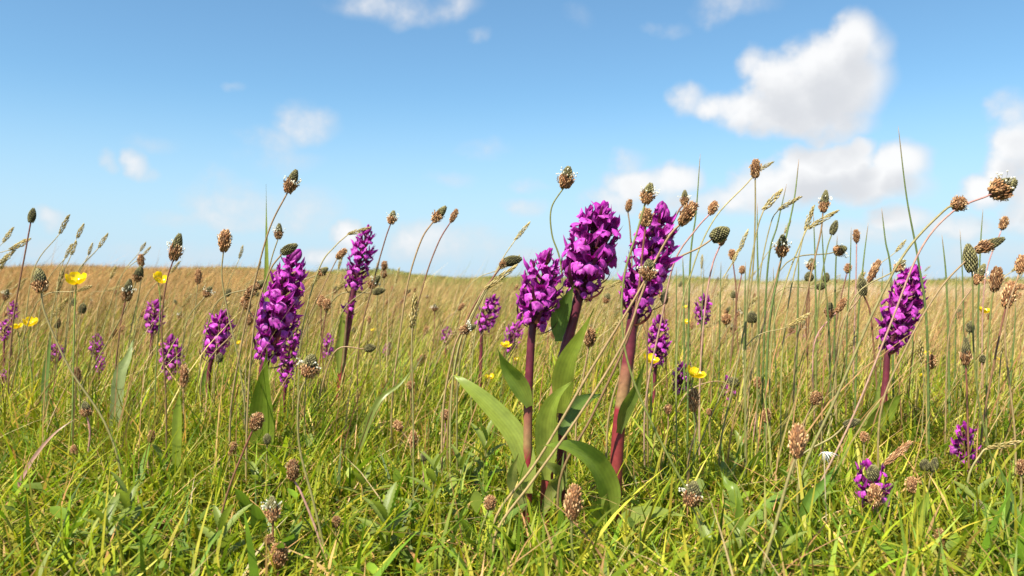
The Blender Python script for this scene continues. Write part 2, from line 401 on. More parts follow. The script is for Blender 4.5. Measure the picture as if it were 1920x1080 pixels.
def culms():
    parts = []
    # thin straw-coloured and olive culms, thicker on the east side
    for N, d0, d1, h0, h1, pw in ((2500, .60, 1.2, .07, .19, .9), (11500, 1.1, 2.4, .08, .20, .8), (17000, 2.2, 6, .08, .19, .6)):
        pos = wedge(N * 2, d0, d1, pw); u = pos[:, 0] / pos[:, 1]
        keep = rng.random(N * 2) < .38 + .55 * sstep(.1, .35, u) + .12 * sstep(-.2, -.5, u)
        if d0 < 1: keep &= ~((np.abs(u - .08) < .15) & (pos[:, 1] < .75))
        pos = pos[keep]; n = len(pos)
        h = h0 + (h1 - h0) * rng.random(n) ** 1.3
        c = pick(n, STRAW + [(.30, .26, .07), (.20, .22, .04), (.36, .18, .085)], [3, 4, 2, 2.5, 3, 2, 2.5])
        wd = .0007 + .0009 * rng.random(n) + .0006 * (pos[:, 1] > 1.5) + .0012 * (pos[:, 1] > 3)
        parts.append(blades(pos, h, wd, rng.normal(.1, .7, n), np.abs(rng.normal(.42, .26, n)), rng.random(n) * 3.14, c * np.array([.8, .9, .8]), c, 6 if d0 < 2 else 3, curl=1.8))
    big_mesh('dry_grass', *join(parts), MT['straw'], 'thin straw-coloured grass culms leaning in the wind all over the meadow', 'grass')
culms()

def far_field():
    parts = []
    N = 190000; pos = wedge(N, 3.5, 47, 'log', 1.5, .78)
    u = pos[:, 0] / pos[:, 1]; d = pos[:, 1]
    h = (.05 + .11 * rng.random(N) ** 1.4) * (1 + .5 * sstep(10, 40, d))
    tan_ = pick(N, [(.52, .35, .14), (.44, .30, .11), (.58, .42, .19), (.35, .28, .09)], [4, 3, 3, 2])
    red = pick(N, [(.45, .235, .085), (.51, .31, .12), (.37, .22, .08)], [3, 3, 2])
    grn = pick(N, [(.25, .25, .06), (.31, .30, .085), (.20, .21, .05)], [3, 3, 2])
    pink = pick(N, [(.60, .45, .29), (.53, .40, .25), (.64, .51, .36)], [3, 3, 2])
    pa = patch(pos, .55, 1) * .6 + patch(pos, 1.7, 4) * .4 + rng.normal(0, .15, N)
    h = h * (.6 + .8 * patch(pos, 1.3, 8)) * (1 + .9 * (rng.random(N) < .06))
    c = np.where((pa > .66)[:, None], grn, tan_); c = np.where((pa < .27)[:, None], red, c)
    c = np.where((rng.random(N) < .75 * sstep(-.12, -.42, u))[:, None], red, c)
    c = np.where((rng.random(N) < .8 * sstep(.06, .30, u) * sstep(16, 9, d))[:, None], pink, c)
    c = np.where((rng.random(N) < .8 * sstep(8, 20, d) * sstep(-.35, .0, u))[:, None], grn, c)
    wd = .0026 * np.maximum(d / 3.5, 1) ** .75 * (.7 + .6 * rng.random(N))
    parts.append(blades(pos, h, wd, rng.normal(.0, .5, N), np.abs(rng.normal(.55, .25, N)), rng.normal(0, .7, N), c * .85, c, 2))
    big_mesh('far_grass', *join(parts), MT['straw'], 'tan and russet grassland rising to the distant ridge', 'grass')
far_field()

def ground_cover():
    # tiny ovate leaves of low herbs in the sward: rhombic leaflets
    N = 14000; pos = wedge(N, .3, 1.6, .7); pa = patch(pos, 7, 9); pos = pos[rng.random(N) < .25 + .9 * (pa - .3)]; N = len(pos)
    L_ = .006 + .010 * rng.random(N); az = rng.random(N) * 6.28; el = rng.normal(.5, .45, N); z = ground(pos[:, 0], pos[:, 1]) + .004 + .026 * rng.random(N)
    dv = np.c_[np.cos(az) * np.cos(el), np.sin(az) * np.cos(el), np.sin(el)] * L_[:, None]
    sv = np.c_[-np.sin(az), np.cos(az), rng.normal(0, .25, N)] * (L_ * .27)[:, None]
    up = np.array([0, 0, 1.]) * (L_ * .12)[:, None]
    b = np.c_[pos, z]
    V = np.stack([b, b + dv * .35 + sv + up, b + dv * .45, b + dv * .35 - sv + up, b + dv * .75 + sv * .7 + up * .5, b + dv * .75 - sv * .7 + up * .5, b + dv], 1).reshape(-1, 3)
    o = (np.arange(N) * 7)[:, None]
    F3 = np.concatenate([o + np.array([[0, 2, 1]]), o + np.array([[0, 3, 2]]), o + np.array([[4, 2, 6]]), o + np.array([[2, 5, 6]]), o + np.array([[1, 2, 4]]), o + np.array([[2, 3, 5]])])
    c = pick(N, [(.14, .21, .02), (.18, .25, .02), (.10, .165, .02), (.23, .25, .04)], [4, 3, 3, 2])
    big_mesh('ground_cover', V, np.zeros((0, 4), int), F3, np.repeat(c, 7, 0), MT['grass'], 'tiny oval leaves of low herbs mixed into the turf', 'ground cover')
ground_cover()

def far_scrub():
    # low green scrub along the crest of the ridge, one mass
    N = 30000; u = rng.random(N) * 1.3 - .42
    y = 36 + 7 * rng.random(N); x = u * y
    env = (.10 + .34 * np.abs(np.sin(x * .42 + 1) * np.sin(x * .17)) + .2 * np.abs(np.sin(x * 1.3))) * sstep(-.42, -.2, u) * (.55 + .45 * np.sin((y - 36) / 7 * 3.14))
    b = np.c_[x, y, ground(x, y) + env * .62 * rng.random(N) ** .7]
    s = .035 + .04 * rng.random(N)
    d1 = rng.normal(0, 1, (N, 3)); d1 /= np.linalg.norm(d1, axis=1)[:, None]; d2 = np.cross(d1, rng.normal(0, 1, (N, 3))); d2 /= np.linalg.norm(d2, axis=1)[:, None]
    V = np.stack([b - d1 * s[:, None], b + d2 * s[:, None] * .5, b + d1 * s[:, None], b - d2 * s[:, None] * .5], 1).reshape(-1, 3)
    F4 = (np.arange(N) * 4)[:, None] + np.array([[0, 1, 2, 3]])
    c = pick(N, [(.22, .22, .055), (.28, .27, .075), (.33, .29, .10)], [3, 3, 2])
    big_mesh('distant_scrub', V, F4, np.zeros((0, 3), int), np.repeat(c, 4, 0), MT['grass'], 'band of low pale green scrub along the distant ridge', 'scrub')
far_scrub()

# ------------------------------------------------------------------ orchids
PUR = (.29, .009, .25); PUR2 = (.17, .006, .14); PINK = (.50, .07, .46); DARKP = (.10, .014, .055)
def make_floret(seed):
    r = random.Random(seed); j = lambda a: r.uniform(-a, a)
    V = Vector
    body = MB()
    body.tube(curve([V((0, 0, -.34)), V((.22, 0, -.26)), V((.46, 0, -.10)), V((.62, 0, .0))], 2), lambda t: .055 + .03 * math.sin(3 * t), lambda t: mixc((.16, .045, .06), PUR2, t), 5)
    body.tube([V((.62, 0, -.02)), V((.45, 0, -.2)), V((.34, j(.03), -.38))], lambda t: .06 - .025 * t, lambda t: PUR, 5)
    # hood of three petals
    for yy, ww in ((0, .24), (.09, .20), (-.09, .20)):
        pts = curve([V((.58, yy * .4, 0)), V((.64, yy, .15)), V((.76 + j(.04), yy * .9, .27 + j(.04))), V((.90 + j(.05), yy * .5, .28 + j(.06)))], 3)
        body.leaf(pts, ww, V((.6, yy * 2, -.5)), lambda t: mixc(PUR2, PUR, t), nS=5, cup=.5)
    # pointed side sepals, raised like wings
    for sgn in (-1, 1):
        up = .40 + j(.18); back = j(.2)
        pts = curve([V((.60, sgn * .04, .0)), V((.66, sgn * .17, .10 + up * .3)), V((.72 + back * .5, sgn * (.28 + j(.05)), .10 + up * .7)), V((.80 + back, sgn * (.38 + j(.12)), .16 + up))], 3)
        body.leaf(pts, .20, V((1, 0, .2)), lambda t: mixc(PUR, PINK, t * .9), lambda t: math.sin(math.pi * min(1, .12 + t * .88)) ** .9, nS=5, cup=.4)
    me = body.mesh('floret', MT['petal'])
    # lip: broad, faintly three-lobed, its sides folded back
    lip = MB(); nt_, ns = 9, 11; vs = []; cs = []; fs = []
    drop = .42 + j(.09); wd = .50 + j(.06); outw = .24 + j(.07); fold = .20 + j(.08)
    for i in range(nt_):
        t = i / (nt_ - 1)
        for k in range(ns):
            q = 2 * k / (ns - 1) - 1
            lobe = 1 + .12 * math.cos(q * 3 * math.pi) * t ** 3 - .30 * abs(q) ** 3 * t
            w = wd * .5 * (.22 + .85 * math.sin(min(1, t * 1.35) * math.pi * .5) - .30 * (max(0, t - .6) / .4) ** 2)
            x = .62 + outw * math.sin(min(1, t * 1.1) * math.pi * .55) - fold * (abs(q) ** 2.0) * (t * .8 + .1)
            z = .03 - drop * t ** 1.25 * lobe
            vs.append((x + .015 * math.sin(q * 9 + seed + 4 * t) * t, q * w, z))
            mark = .55 if (abs(abs(q) - .38) < .12 and .2 < t < .65) or (abs(q) < .12 and .25 < t < .55 and i % 2) else 1
            base = mixc((.55, .20, .52), mixc(PUR, PINK, .6), min(1, t * 3.0))
            edge = mixc(base, PINK, max(0, t - .5)); cs.append(tuple(c * mark for c in edge))
    for i in range(nt_ - 1):
        for k in range(ns - 1):
            fs.append((i * ns + k, (i + 1) * ns + k, (i + 1) * ns + k + 1, i * ns + k + 1))
    lip.add(vs, fs, cs)
    return me, lip.mesh('lip', MT['lip'])
FLO = [make_floret(s) for s in range(6)]
def make_bud():
    b = MB(); V = Vector
    pts = curve([V((0, 0, -.1)), V((.22, 0, .08)), V((.36, 0, .34)), V((.40, 0, .60))], 3)
    b.tube(pts, lambda t: .02 + .15 * math.sin(math.pi * min(1, t * .95 + .03)) ** .8, lambda t: mixc((.12, .015, .09), PUR, t), 7)
    return b.mesh('bud', MT['petal'])
BUD = make_bud()
def make_bract():
    b = MB(); V = Vector
    b.leaf(curve([V((.05, 0, -.3)), V((.45, 0, -.28)), V((.85, 0, -.02)), V((1.0, 0, .3))], 4), .17, V((-.3, 0, 1)), lambda t: mixc((.11, .06, .035), DARKP, t * 1.6), nS=3, cup=.4)
    return b.mesh('bract', MT['leaf'])
BRACT = make_bract()

def frame(axis):
    z = axis.normalized(); x = Vector((1, 0, 0)); x = (x - z * x.dot(z)).normalized(); y = z.cross(x)
    return Matrix((x, y, z)).transposed()
def stem_bands(b1, b2):
    """marsh orchid stem: crimson foot, pale sheathed middle, maroon top; t = 1 at the spike, 0 at the base"""
    def f(t):
        if t < b1: return mixc((.22, .05, .035), (.22, .018, .03), t / b1)
        if t < b2: return mixc((.30, .20, .08), (.25, .085, .06), (t - b1) / (b2 - b1))
        return mixc((.17, .026, .04), (.085, .012, .028), (t - b2) / (1 - b2))
    return f
def stem_olive(t): return mixc((.24, .22, .07), (.10, .02, .035), t)
LEAFC = (.155, .225, .030)
def px_leaf(parent, origin, pts, wpx, d, dd=0., roll=0., col=LEAFC, cup=.3, name='leaf', wide=.75, base=None):
    """a broad leaf whose midrib runs through photo pixels; dd: how much farther the tip reaches"""
    n = len(pts); P3 = [P(x, y, d + dd * (i / (n - 1)) ** 1.5) for i, (x, y) in enumerate(pts)]
    if base is not None: P3[0] = base
    c = curve(P3, 5); mid = c[len(c) // 2]
    tg = (c[-1] - c[0]).normalized(); view = Vector((0, -.85, .55)).normalized()
    nrm = Matrix.Rotation(roll, 3, tg) @ view
    mb = MB()
    pf = lambda t: max(.42 * (1 - t) ** 2, math.sin(math.pi * t ** wide) ** .85) * (1 - t ** 4) ** .8 * (1 if t < .999 else 0)
    mb.leaf([p - origin for p in c], .88 * wpx * d / FPX, nrm, lambda t: mixc(mixc((col[0] * 1.35, col[1] * 1.2, col[2] * 1.5), (col[0] * 1.12, col[1] * 1.08, col[2]), t * 1.5), (.30, .19, .07), (t - .93) * 12), pf, nS=15, cup=cup, wav=.02)
    return mb.build(name, MT['leaf'], parent)

def orchid(top, bot, wpx, d, path, label, n=40, leaves=(), fine=False, group=None, olive=False, stem_w=None, bracts=10, sparse=1., shape='mid', lean=0., bands=(.08, .14), extra=None):
    base = base_at(path[-1][0], d); bo = P(*bot, d); to = P(*top, d + lean)
    root = empty('marsh_orchid', base, label, 'orchid', group)
    k = d / FPX; ax = to - bo; LEN = ax.length; fr = frame(ax)
    # stem, running up through the spike
    pts = [base] + [P(x, y, d) for x, y in reversed(path[:-1])] + [bo, bo + ax * .9]
    if len(pts) > 3 and (pts[1] - pts[0]).length < .004: pts.pop(1)
    sw = (stem_w or wpx * .16) * k * .44
    cv = [p - base for p in curve(pts, 8)]
    frac = len(cv) * (len(pts) - 2) / (len(pts) - 1) / len(cv)
    cf = stem_olive if olive else stem_bands(*bands)
    mb = MB(); mb.tube(cv, lambda t: sw * (1.08 - .25 * t if t < frac else max(.25, .83 - (t - frac) / (1 - frac) * .6)), lambda t: cf(min(1, t / frac)), 10 if fine else 7)
    mb.build('stem', MT['stem'], root)
    if extra:       # a second, darker shoot hard behind the first
        ep = [P(x, y, d + .009) - base for x, y in extra[:-1]]; eb = base_at(extra[-1][0], d + .009) - base
        mb = MB(); mb.tube(curve([eb] + ep[::-1], 6), lambda t: sw * .85, lambda t: stem_bands(.05, .06)(t), 8); mb.build('stem', MT['stem'], root)
    rr = random.Random(int(top[0] * 7 + top[1])); th = rr.random() * 6
    n = int(n * (1.08 if n > 20 else 1))
    for i in range(n):
        t = (i + .3) / n; th += 2.39996 + rr.uniform(-.2, .2)
        if rr.random() > sparse: continue
        prof = np.interp(t, [0, .25, .55, .8, 1], {'club': [.50, .85, 1.08, 1.05, .80], 'cone': [.95, 1.05, .95, .68, .42], 'mid': [.62, .95, 1.05, .86, .60]}[shape])
        r = wpx * k * .5 * prof * rr.uniform(.9, 1.1)
        bud = t > .90
        elev = -.12 + (1.15 if shape == 'club' else .8) * t ** 2.2 + rr.uniform(-.28, .28)
        p = bo + ax * (t * .93)
        m = fr @ Matrix.Rotation(th, 3, 'Z') @ Matrix.Rotation(-elev, 3, 'Y') @ Matrix.Rotation(rr.uniform(-.4, .4), 3, 'X')
        s = r * (1.1 if bud else rr.uniform(.80, .98))
        M4 = Matrix.Translation(p - base) @ m.to_4x4() @ Matrix.Scale(s, 4)
        if bud:
            o = link('bud', BUD, root); o.matrix_local = M4
        else:
            f, l = FLO[rr.randrange(len(FLO))]
            o = link('floret', f, root); o.matrix_local = M4
            link('lip', l, o)
    for i in range(bracts):
        t = (i + .2) / bracts * 1.02 - .06; th += 2.39996
        s = wpx * k * .5 * rr.uniform(.85, 1.15) * (1.0 - .3 * t)
        o = link('bract', BRACT, root)
        o.matrix_local = Matrix.Translation(bo + ax * t - base) @ (fr @ Matrix.Rotation(th, 3, 'Z') @ Matrix.Rotation(-.2 + rr.uniform(-.2, .2), 3, 'Y')).to_4x4() @ Matrix.Scale(s, 4)
    for L_ in leaves: px_leaf(root, base, *L_[:2], d - (.0045 if fine else 0), *L_[2:])
    return root

ANCHORS = [(1015,560,.55,'the shortest orchid of the clump'),(1110,480,.56,'the broad middle orchid of the clump'),(1220,480,.54,'the crimson-stemmed orchid'),(530,570,.62,'the tall leafy orchid'),
 (665,560,.72,'the bare-stemmed orchid'),(1695,580,.64,'the orchid leaning by the arching stems'),(1635,910,.52,'the low few-flowered orchid'),(1810,840,.62,'the low sparse orchid'),(410,630,.78,'the dark-based orchid'),
 (288,595,.95,'the small orchid over a pale blade'),(322,690,.8,'the reddish-topped orchid'),(143,524,.66,'the largest buttercup'),(1300,698,.66,'the buttercup on a short orchid'),(1416,400,.62,'the straight highest plantain'),
 (1547,420,.68,'the stamen-crowned plantain'),(1820,520,.58,'the upright dark plantain cone'),(1497,840,.42,'the big tan plantain head'),(775,600,.55,'the fat golden grass spike'),(840,450,.75,'the leaning plantain pair'),
 (915,590,.95,'the small orchid under an arching plantain'),(1076,950,.43,'the big reddish brown plantain head'),(515,990,.45,'the plantain with a ringed dark cone'),(740,960,.47,'the large toothed herb'),(45,610,.83,'the low buttercup pair'),
 (1700,370,.66,'the very tall curving rush'),(250,960,.49,'the toothed herb under a lying plantain head'),(1234,640,.85,'the orchid with a buttercup at its foot'),(1317,580,1.05,'the small orchid among rushes'),(60,420,.78,'the slim dark skyline bud'),
 (875,780,.56,'the longest pale orchid leaf'),(1299,921,.45,'the white-tufted plantain'),(1860,980,.5,'the low sparse orchid'),(100,830,.56,'the dead pink blade')]
def near(px, py, d, what, grp):
    """label of a minor thing by the nearest prominent one, and its group of look-alikes"""
    a = min(ANCHORS, key=lambda q: math.hypot(px - q[0], py - q[1]))
    rel = 'far behind' if d > a[2] * 2.2 else 'behind' if d > a[2] * 1.25 else 'close to' if d > a[2] * .85 else 'in front of'
    return '%s %s %s' % (what, rel, a[3]), '%s %s %s' % (grp, rel, a[3])
GO = 'purple orchids of the meadow'
# the trio
orchid((1028,476),(1000,606),100,.55,[(993,690),(990,780),(988,930)],'purple orchid with two long pale leaves, shortest of the clump of three',36,
  [([(989,925),(986,872),(964,815),(915,758),(868,716),(846,700)],52,.02,.1,(.19,.25,.04),.25),([(993,762),(975,725),(950,690),(932,652)],40,-.015,-.3,(.15,.22,.03),.35),
   ([(985,955),(960,900),(972,850)],30,-.01,.2,(.22,.25,.07),.4)],True,GO,stem_w=19,bracts=16,shape='mid',bands=(.22,.34))
orchid((1122,402),(1088,545),122,.56,[(1064,640),(1045,720),(1032,800),(1020,935)],'purple orchid with the broadest flower spike, in the middle of the clump of three',46,
  [([(1054,775),(1056,725),(1066,680),(1090,630),(1114,578)],52,-.045,-.35,(.21,.28,.035),.25),([(1047,640),(1048,600),(1062,565),(1078,530)],40,-.01,.3,(.09,.155,.03),.3),  # second leaf: shade of the spike above is put into its darker green
   ([(1024,900),(1026,840),(1028,785),(1046,742),(1078,710)],50,-.02,-.2,(.20,.27,.04),.45),([(1050,815),(1072,770),(1100,748),(1132,738)],34,.03,.3,(.10,.17,.03),.3),
   ([(1015,965),(1045,905),(1040,880),(1000,862)],36,-.02,.2,(.20,.24,.06),.3)],True,GO,stem_w=25,bracts=20,shape='club',bands=(.30,.55),extra=[(1064,650),(1057,730),(1054,830),(1048,960)])
orchid((1246,386),(1190,585),106,.54,[(1180,660),(1168,740),(1158,830),(1148,918)],'purple orchid on the thick crimson stem, tallest of the clump of three',50,
  [([(1160,812),(1172,770),(1192,730),(1212,668)],30,-.015,.4,(.14,.20,.035),.3),([(1142,985),(1140,920),(1110,865),(1062,838),(1010,836)],58,-.05,.1,(.17,.25,.03),.3),
   ([(1150,1010),(1180,975),(1235,962),(1290,968)],40,-.03,-.3,(.19,.25,.045),.3),([(1130,1010),(1118,960),(1140,925)],40,-.02,.2,(.20,.26,.05),.3)],True,GO,stem_w=27,bracts=20,shape='mid',bands=(.42,.68))
# singles
orchid((556,468),(500,668),92,.68,[(494,720),(494,790)],'tall purple orchid with one broad upright leaf in front of its stem',58,
  [([(494,900),(493,800),(495,730),(501,652)],56,-.03,0.,(.16,.24,.025),.3)],True,GO,stem_w=20)
orchid((690,424),(664,540),58,.90,[(655,600),(642,680),(632,745)],'slender purple orchid with a long bare red stem and loose lower flowers',34,
  [([(635,700),(636,650),(642,600),(640,575)],16,.0,.4,(.20,.26,.04),.3)],True,GO,stem_w=15,bracts=16,bands=(.3,.34))
orchid((660,560),(652,592),40,.895,[(646,650),(632,745)],'stray pale purple flowers low on the long bare red stem',4,[],False,GO,stem_w=5,bracts=4,olive=True)
orchid((1718,500),(1668,650),82,.70,[(1660,720),(1640,850)],'purple orchid spike leaning beside the long arching plantain stems',46,
  [([(1630,840),(1640,800),(1668,762),(1695,735)],44,-.02,.2,(.16,.23,.03),.35),([(1600,860),(1612,800),(1640,760),(1650,690)],30,.02,.5,(.19,.25,.05),.3)],True,GO,stem_w=14)
orchid((1632,872),(1640,942),84,.52,[(1640,1000)],'low purple orchid with only a few open flowers, touching a pale plantain head',14,[],True,GO,stem_w=14,sparse=.75,bracts=4)
orchid((1812,798),(1808,880),64,.62,[(1806,940)],'low sparse purple orchid with a pinkish tip beside a tall plantain',18,[],True,GO,stem_w=13,sparse=.75)
orchid((420,585),(398,668),62,.86,[(390,720),(386,790)],'purple orchid with a narrow dark base leaning beside a plantain stem',30,[([(384,780),(382,720),(392,680)],18,0,.3,(.10,.17,.03),.3)],False,GO)
orchid((292,565),(286,622),44,1.08,[(282,680),(280,740)],'small purple orchid just above a broad pale leaf blade',22,[],False,GO)
orchid((318,632),(326,708),54,.92,[(328,760)]+[(330,775)],'purple orchid with reddish top, low behind a brown plantain stem',26,[],False,GO)
orchid((552,575),(535,722),48,.80,[(532,770),(530,830)],'narrow purple orchid half hidden behind the tall leafy one',36,[],False,GO)
orchid((928,556),(905,618),46,.95,[(902,660),(898,730)],'small purple orchid behind an arching plantain near the clump of three',22,[],False,GO,bracts=8)
orchid((972,606),(950,655),42,1.15,[(945,690),(940,730)],'distant purple orchid with a buttercup against its flowers',18,[],False,GO)
orchid((1238,592),(1230,682),52,.85,[(1226,730),(1224,800)],'purple orchid with a buttercup at its foot, next to the crimson stem',32,[],False,GO)
orchid((1320,555),(1317,604),40,1.05,[(1316,650),(1316,710)],'small purple orchid on a dark stem among green rushes',20,[],False,GO)
orchid((1282,684),(1276,738),48,.88,[(1274,770),(1272,800)],'short purple orchid carrying a buttercup at its top',20,[],False,GO)
orchid((1364,708),(1368,762),42,.88,[(1370,790),(1370,820)],'short purple orchid under a drooping grey plantain head',18,[],False,GO,sparse=.8)
for (x, y, w_, l, d_) in ((8,618,26,36,1.0),(22,582,26,32,1.15),(4,706,24,22,.85),(180,650,30,46,1.0),(186,684,26,26,.95),(104,662,36,28,1.1),(612,648,32,40,1.1),(724,655,20,22,1.5),
                          (836,628,26,26,1.45),(1508,640,15,40,1.6),(1534,645,15,44,1.6)):
    orchid((x + 4, y - l * .5), (x, y + l * .5), w_, d_, [(x, ground_py(x, d_) - 10)], (nl := near(x, y, d_, 'small purple orchid spike', 'small orchids'))[0], 14, [], False, nl[1], bracts=4)

# ------------------------------------------------------------------ plantain heads
BR = [(.30, .155, .065), (.37, .21, .095), (.20, .09, .04), (.45, .28, .14), (.25, .12, .052)]
DK = [(.085, .078, .034), (.12, .108, .045), (.06, .054, .028), (.15, .135, .06)]
def make_head(kind, seed):
    """unit plantain head: z 0..1, width 1; brown seed capsules and/or tight dark buds"""
    r = random.Random(seed); mb = MB(); V = Vector
    if kind == 'd': prof = lambda z: .50 * (math.sin(math.pi * min(1, (z * .80 + .16))) ** .8)
    elif kind == 'm': prof = lambda z: (.50 if z < .45 else .40) * (math.sin(math.pi * min(1, z * .84 + .13)) ** .7)
    else: prof = lambda z: .47 * (math.sin(math.pi * (z * .90 + .06)) ** .5)
    rings = [V((0, 0, z / 8)) for z in range(9)]
    core = (.12, .06, .03) if kind != 'd' else (.03, .03, .02)
    mb.tube(rings, lambda t: max(.03, prof(t) * .82), lambda t: core if (kind != 'm' or t < .5) else (.03, .03, .02), 8)
    n = 150 if kind == 'd' else 165; th = r.random() * 6
    split = r.uniform(.42, .62)
    for i in range(n):
        z = (i + .5) / n; th += 2.39996
        dark = kind == 'd' or (kind == 'm' and z > split + r.uniform(-.06, .06))
        if not dark and r.random() < .12: continue
        rad = prof(z) * (1 if dark else r.uniform(.78, 1.10))
        out = V((math.cos(th), math.sin(th), 0))
        c = out * rad * .9 + V((0, 0, z))
        ax = out * (.45 if dark else r.uniform(.3, 1.3)) + V((r.uniform(-.4, .4), r.uniform(-.4, .4), .8)) * (1 if not dark else 1) + V((0, 0, .3))
        if dark:
            col = r.choice(DK); mb.bead(c, out * .35 + V((0, 0, 1)), .15, .13, col, 4, tuple(q * 1.5 for q in col))
        else:
            col = r.choice(BR); vv = r.uniform(.75, 1.5); mb.bead(c, ax, r.uniform(.13, .24), r.uniform(.07, .13), col, 5, tuple(min(.7, q * vv) for q in col))
    if kind != 'd':
        for i in range(34):      # papery withered bits sticking out
            z = r.uniform(.05, split if kind == 'm' else .95); a = r.random() * 6.28; out = V((math.cos(a), math.sin(a), 0))
            p0 = out * prof(z) + V((0, 0, z)); mb.leaf([p0, p0 + out * .07 + V((0, 0, .05)), p0 + out * .13 + V((r.uniform(-.05, .05), 0, r.uniform(-.03, .12)))], r.uniform(.06, .12), V((r.uniform(-1, 1), -1, .3)), r.choice(((.55, .39, .22), (.42, .26, .13), (.30, .16, .08))), nS=3)
    mb.leaf([V((.0, 0, -.03)), V((.18, 0, .02)), V((.35, 0, .1))], .25, V((-.3, 0, 1)), (.20, .20, .06), nS=3)
    return mb.mesh('seed_head', MT['seed'])
HEAD = {k: [make_head(k, 31 * i + ord(k)) for i in range(6)] for k in 'bdm'}
def make_anthers(seed):
    r = random.Random(seed); mb = MB(); V = Vector
    zc = r.uniform(.5, .62); lo = r.uniform(-1, 2)
    for i in range(15):
        a = lo + r.uniform(-1.5, 1.5) if i % 3 else r.random() * 6.28
        out = V((math.cos(a), math.sin(a), 0)); z = zc + r.uniform(-.10, .12)
        p0 = out * .36 + V((0, 0, z)); p1 = p0 + out * r.uniform(.12, .40) + V((0, 0, r.uniform(-.06, .16)))
        mb.tube(curve([p0, p0.lerp(p1, .6) + V((0, 0, .04)), p1], 3), lambda t: .009, lambda t: (.80, .78, .70), 3, False)
        mb.bead(p1, V((r.uniform(-1, 1), r.uniform(-1, 1), .5)), .14, .085, (.86, .83, .68), 4)
    return mb.mesh('anthers', MT['white'])
ANTH = [make_anthers(s) for s in range(5)]
STEMC = {'o': ((.20, .19, .06), (.24, .19, .08)), 'r': ((.18, .13, .05), (.17, .055, .04)), 'p': ((.35, .24, .14), (.42, .20, .19)), 'g': ((.15, .18, .04), (.17, .17, .05)), 's': ((.29, .22, .09), (.27, .165, .085))}

def plantain(cx, cy, L_, W, tilt, kind, d, path=None, stem='o', label=None, group=None, anth=None, yaw=None, rr=random.Random(5), swpx=None):
    k = d / FPX; a = R(tilt); ux, uy = math.sin(a), -math.cos(a)
    hb = (cx - ux * L_ * .5, cy - uy * L_ * .5)
    gy = ground_py(cx, d)
    if path is None:
        drop = gy - hb[1]; lean = drop * (math.tan(min(a, .9)) * .35 + rr.uniform(-.08, .10))
        path = [(hb[0] - ux * drop * .25 - lean * .1, hb[1] - uy * drop * .25), (hb[0] - lean, hb[1] + drop * .7)]
    x1 = path[-1][0]
    if path[-1][1] > ground_py(x1, d) - 6: path = path[:-1]
    base = base_at(x1, d); dep = rr.uniform(-.03, .03) * d
    pts = [base] + [P(x, y, d) for x, y in reversed(path)] + [P(*hb, d)]
    n = len(pts)
    root = empty('ribwort_plantain', base, label, 'plantain', group)
    c0, c1 = STEMC[stem]
    sw = (swpx * k if swpx else rr.uniform(.0012, .0016)) * .5
    cv = [p - base for p in curve(pts, 7)]
    mb = MB(); mb.tube(cv, lambda t: sw * (1.25 - .35 * t), lambda t: mixc(c0, c1, t), 6); mb.build('stem', MT['stem'], root)
    ax = Vector((ux, rr.uniform(-.15, .15), -uy)).normalized()
    m = (frame(ax) @ Matrix.Rotation(rr.random() * 6.28, 3, 'Z')).to_4x4()
    sc = Matrix.Diagonal((W * k * .9, W * k * .9, L_ * k * .95, 1))
    h = link('seed_head', HEAD[kind][rr.randrange(6)], root)
    h.matrix_local = Matrix.Translation(P(*hb, d) - base - ax * .001) @ m @ sc
    if anth if anth is not None else (kind == 'm' and rr.random() < .55):
        o = link('anthers', ANTH[rr.randrange(5)], h); o['label'] = 'creamy white stamens'
    return root

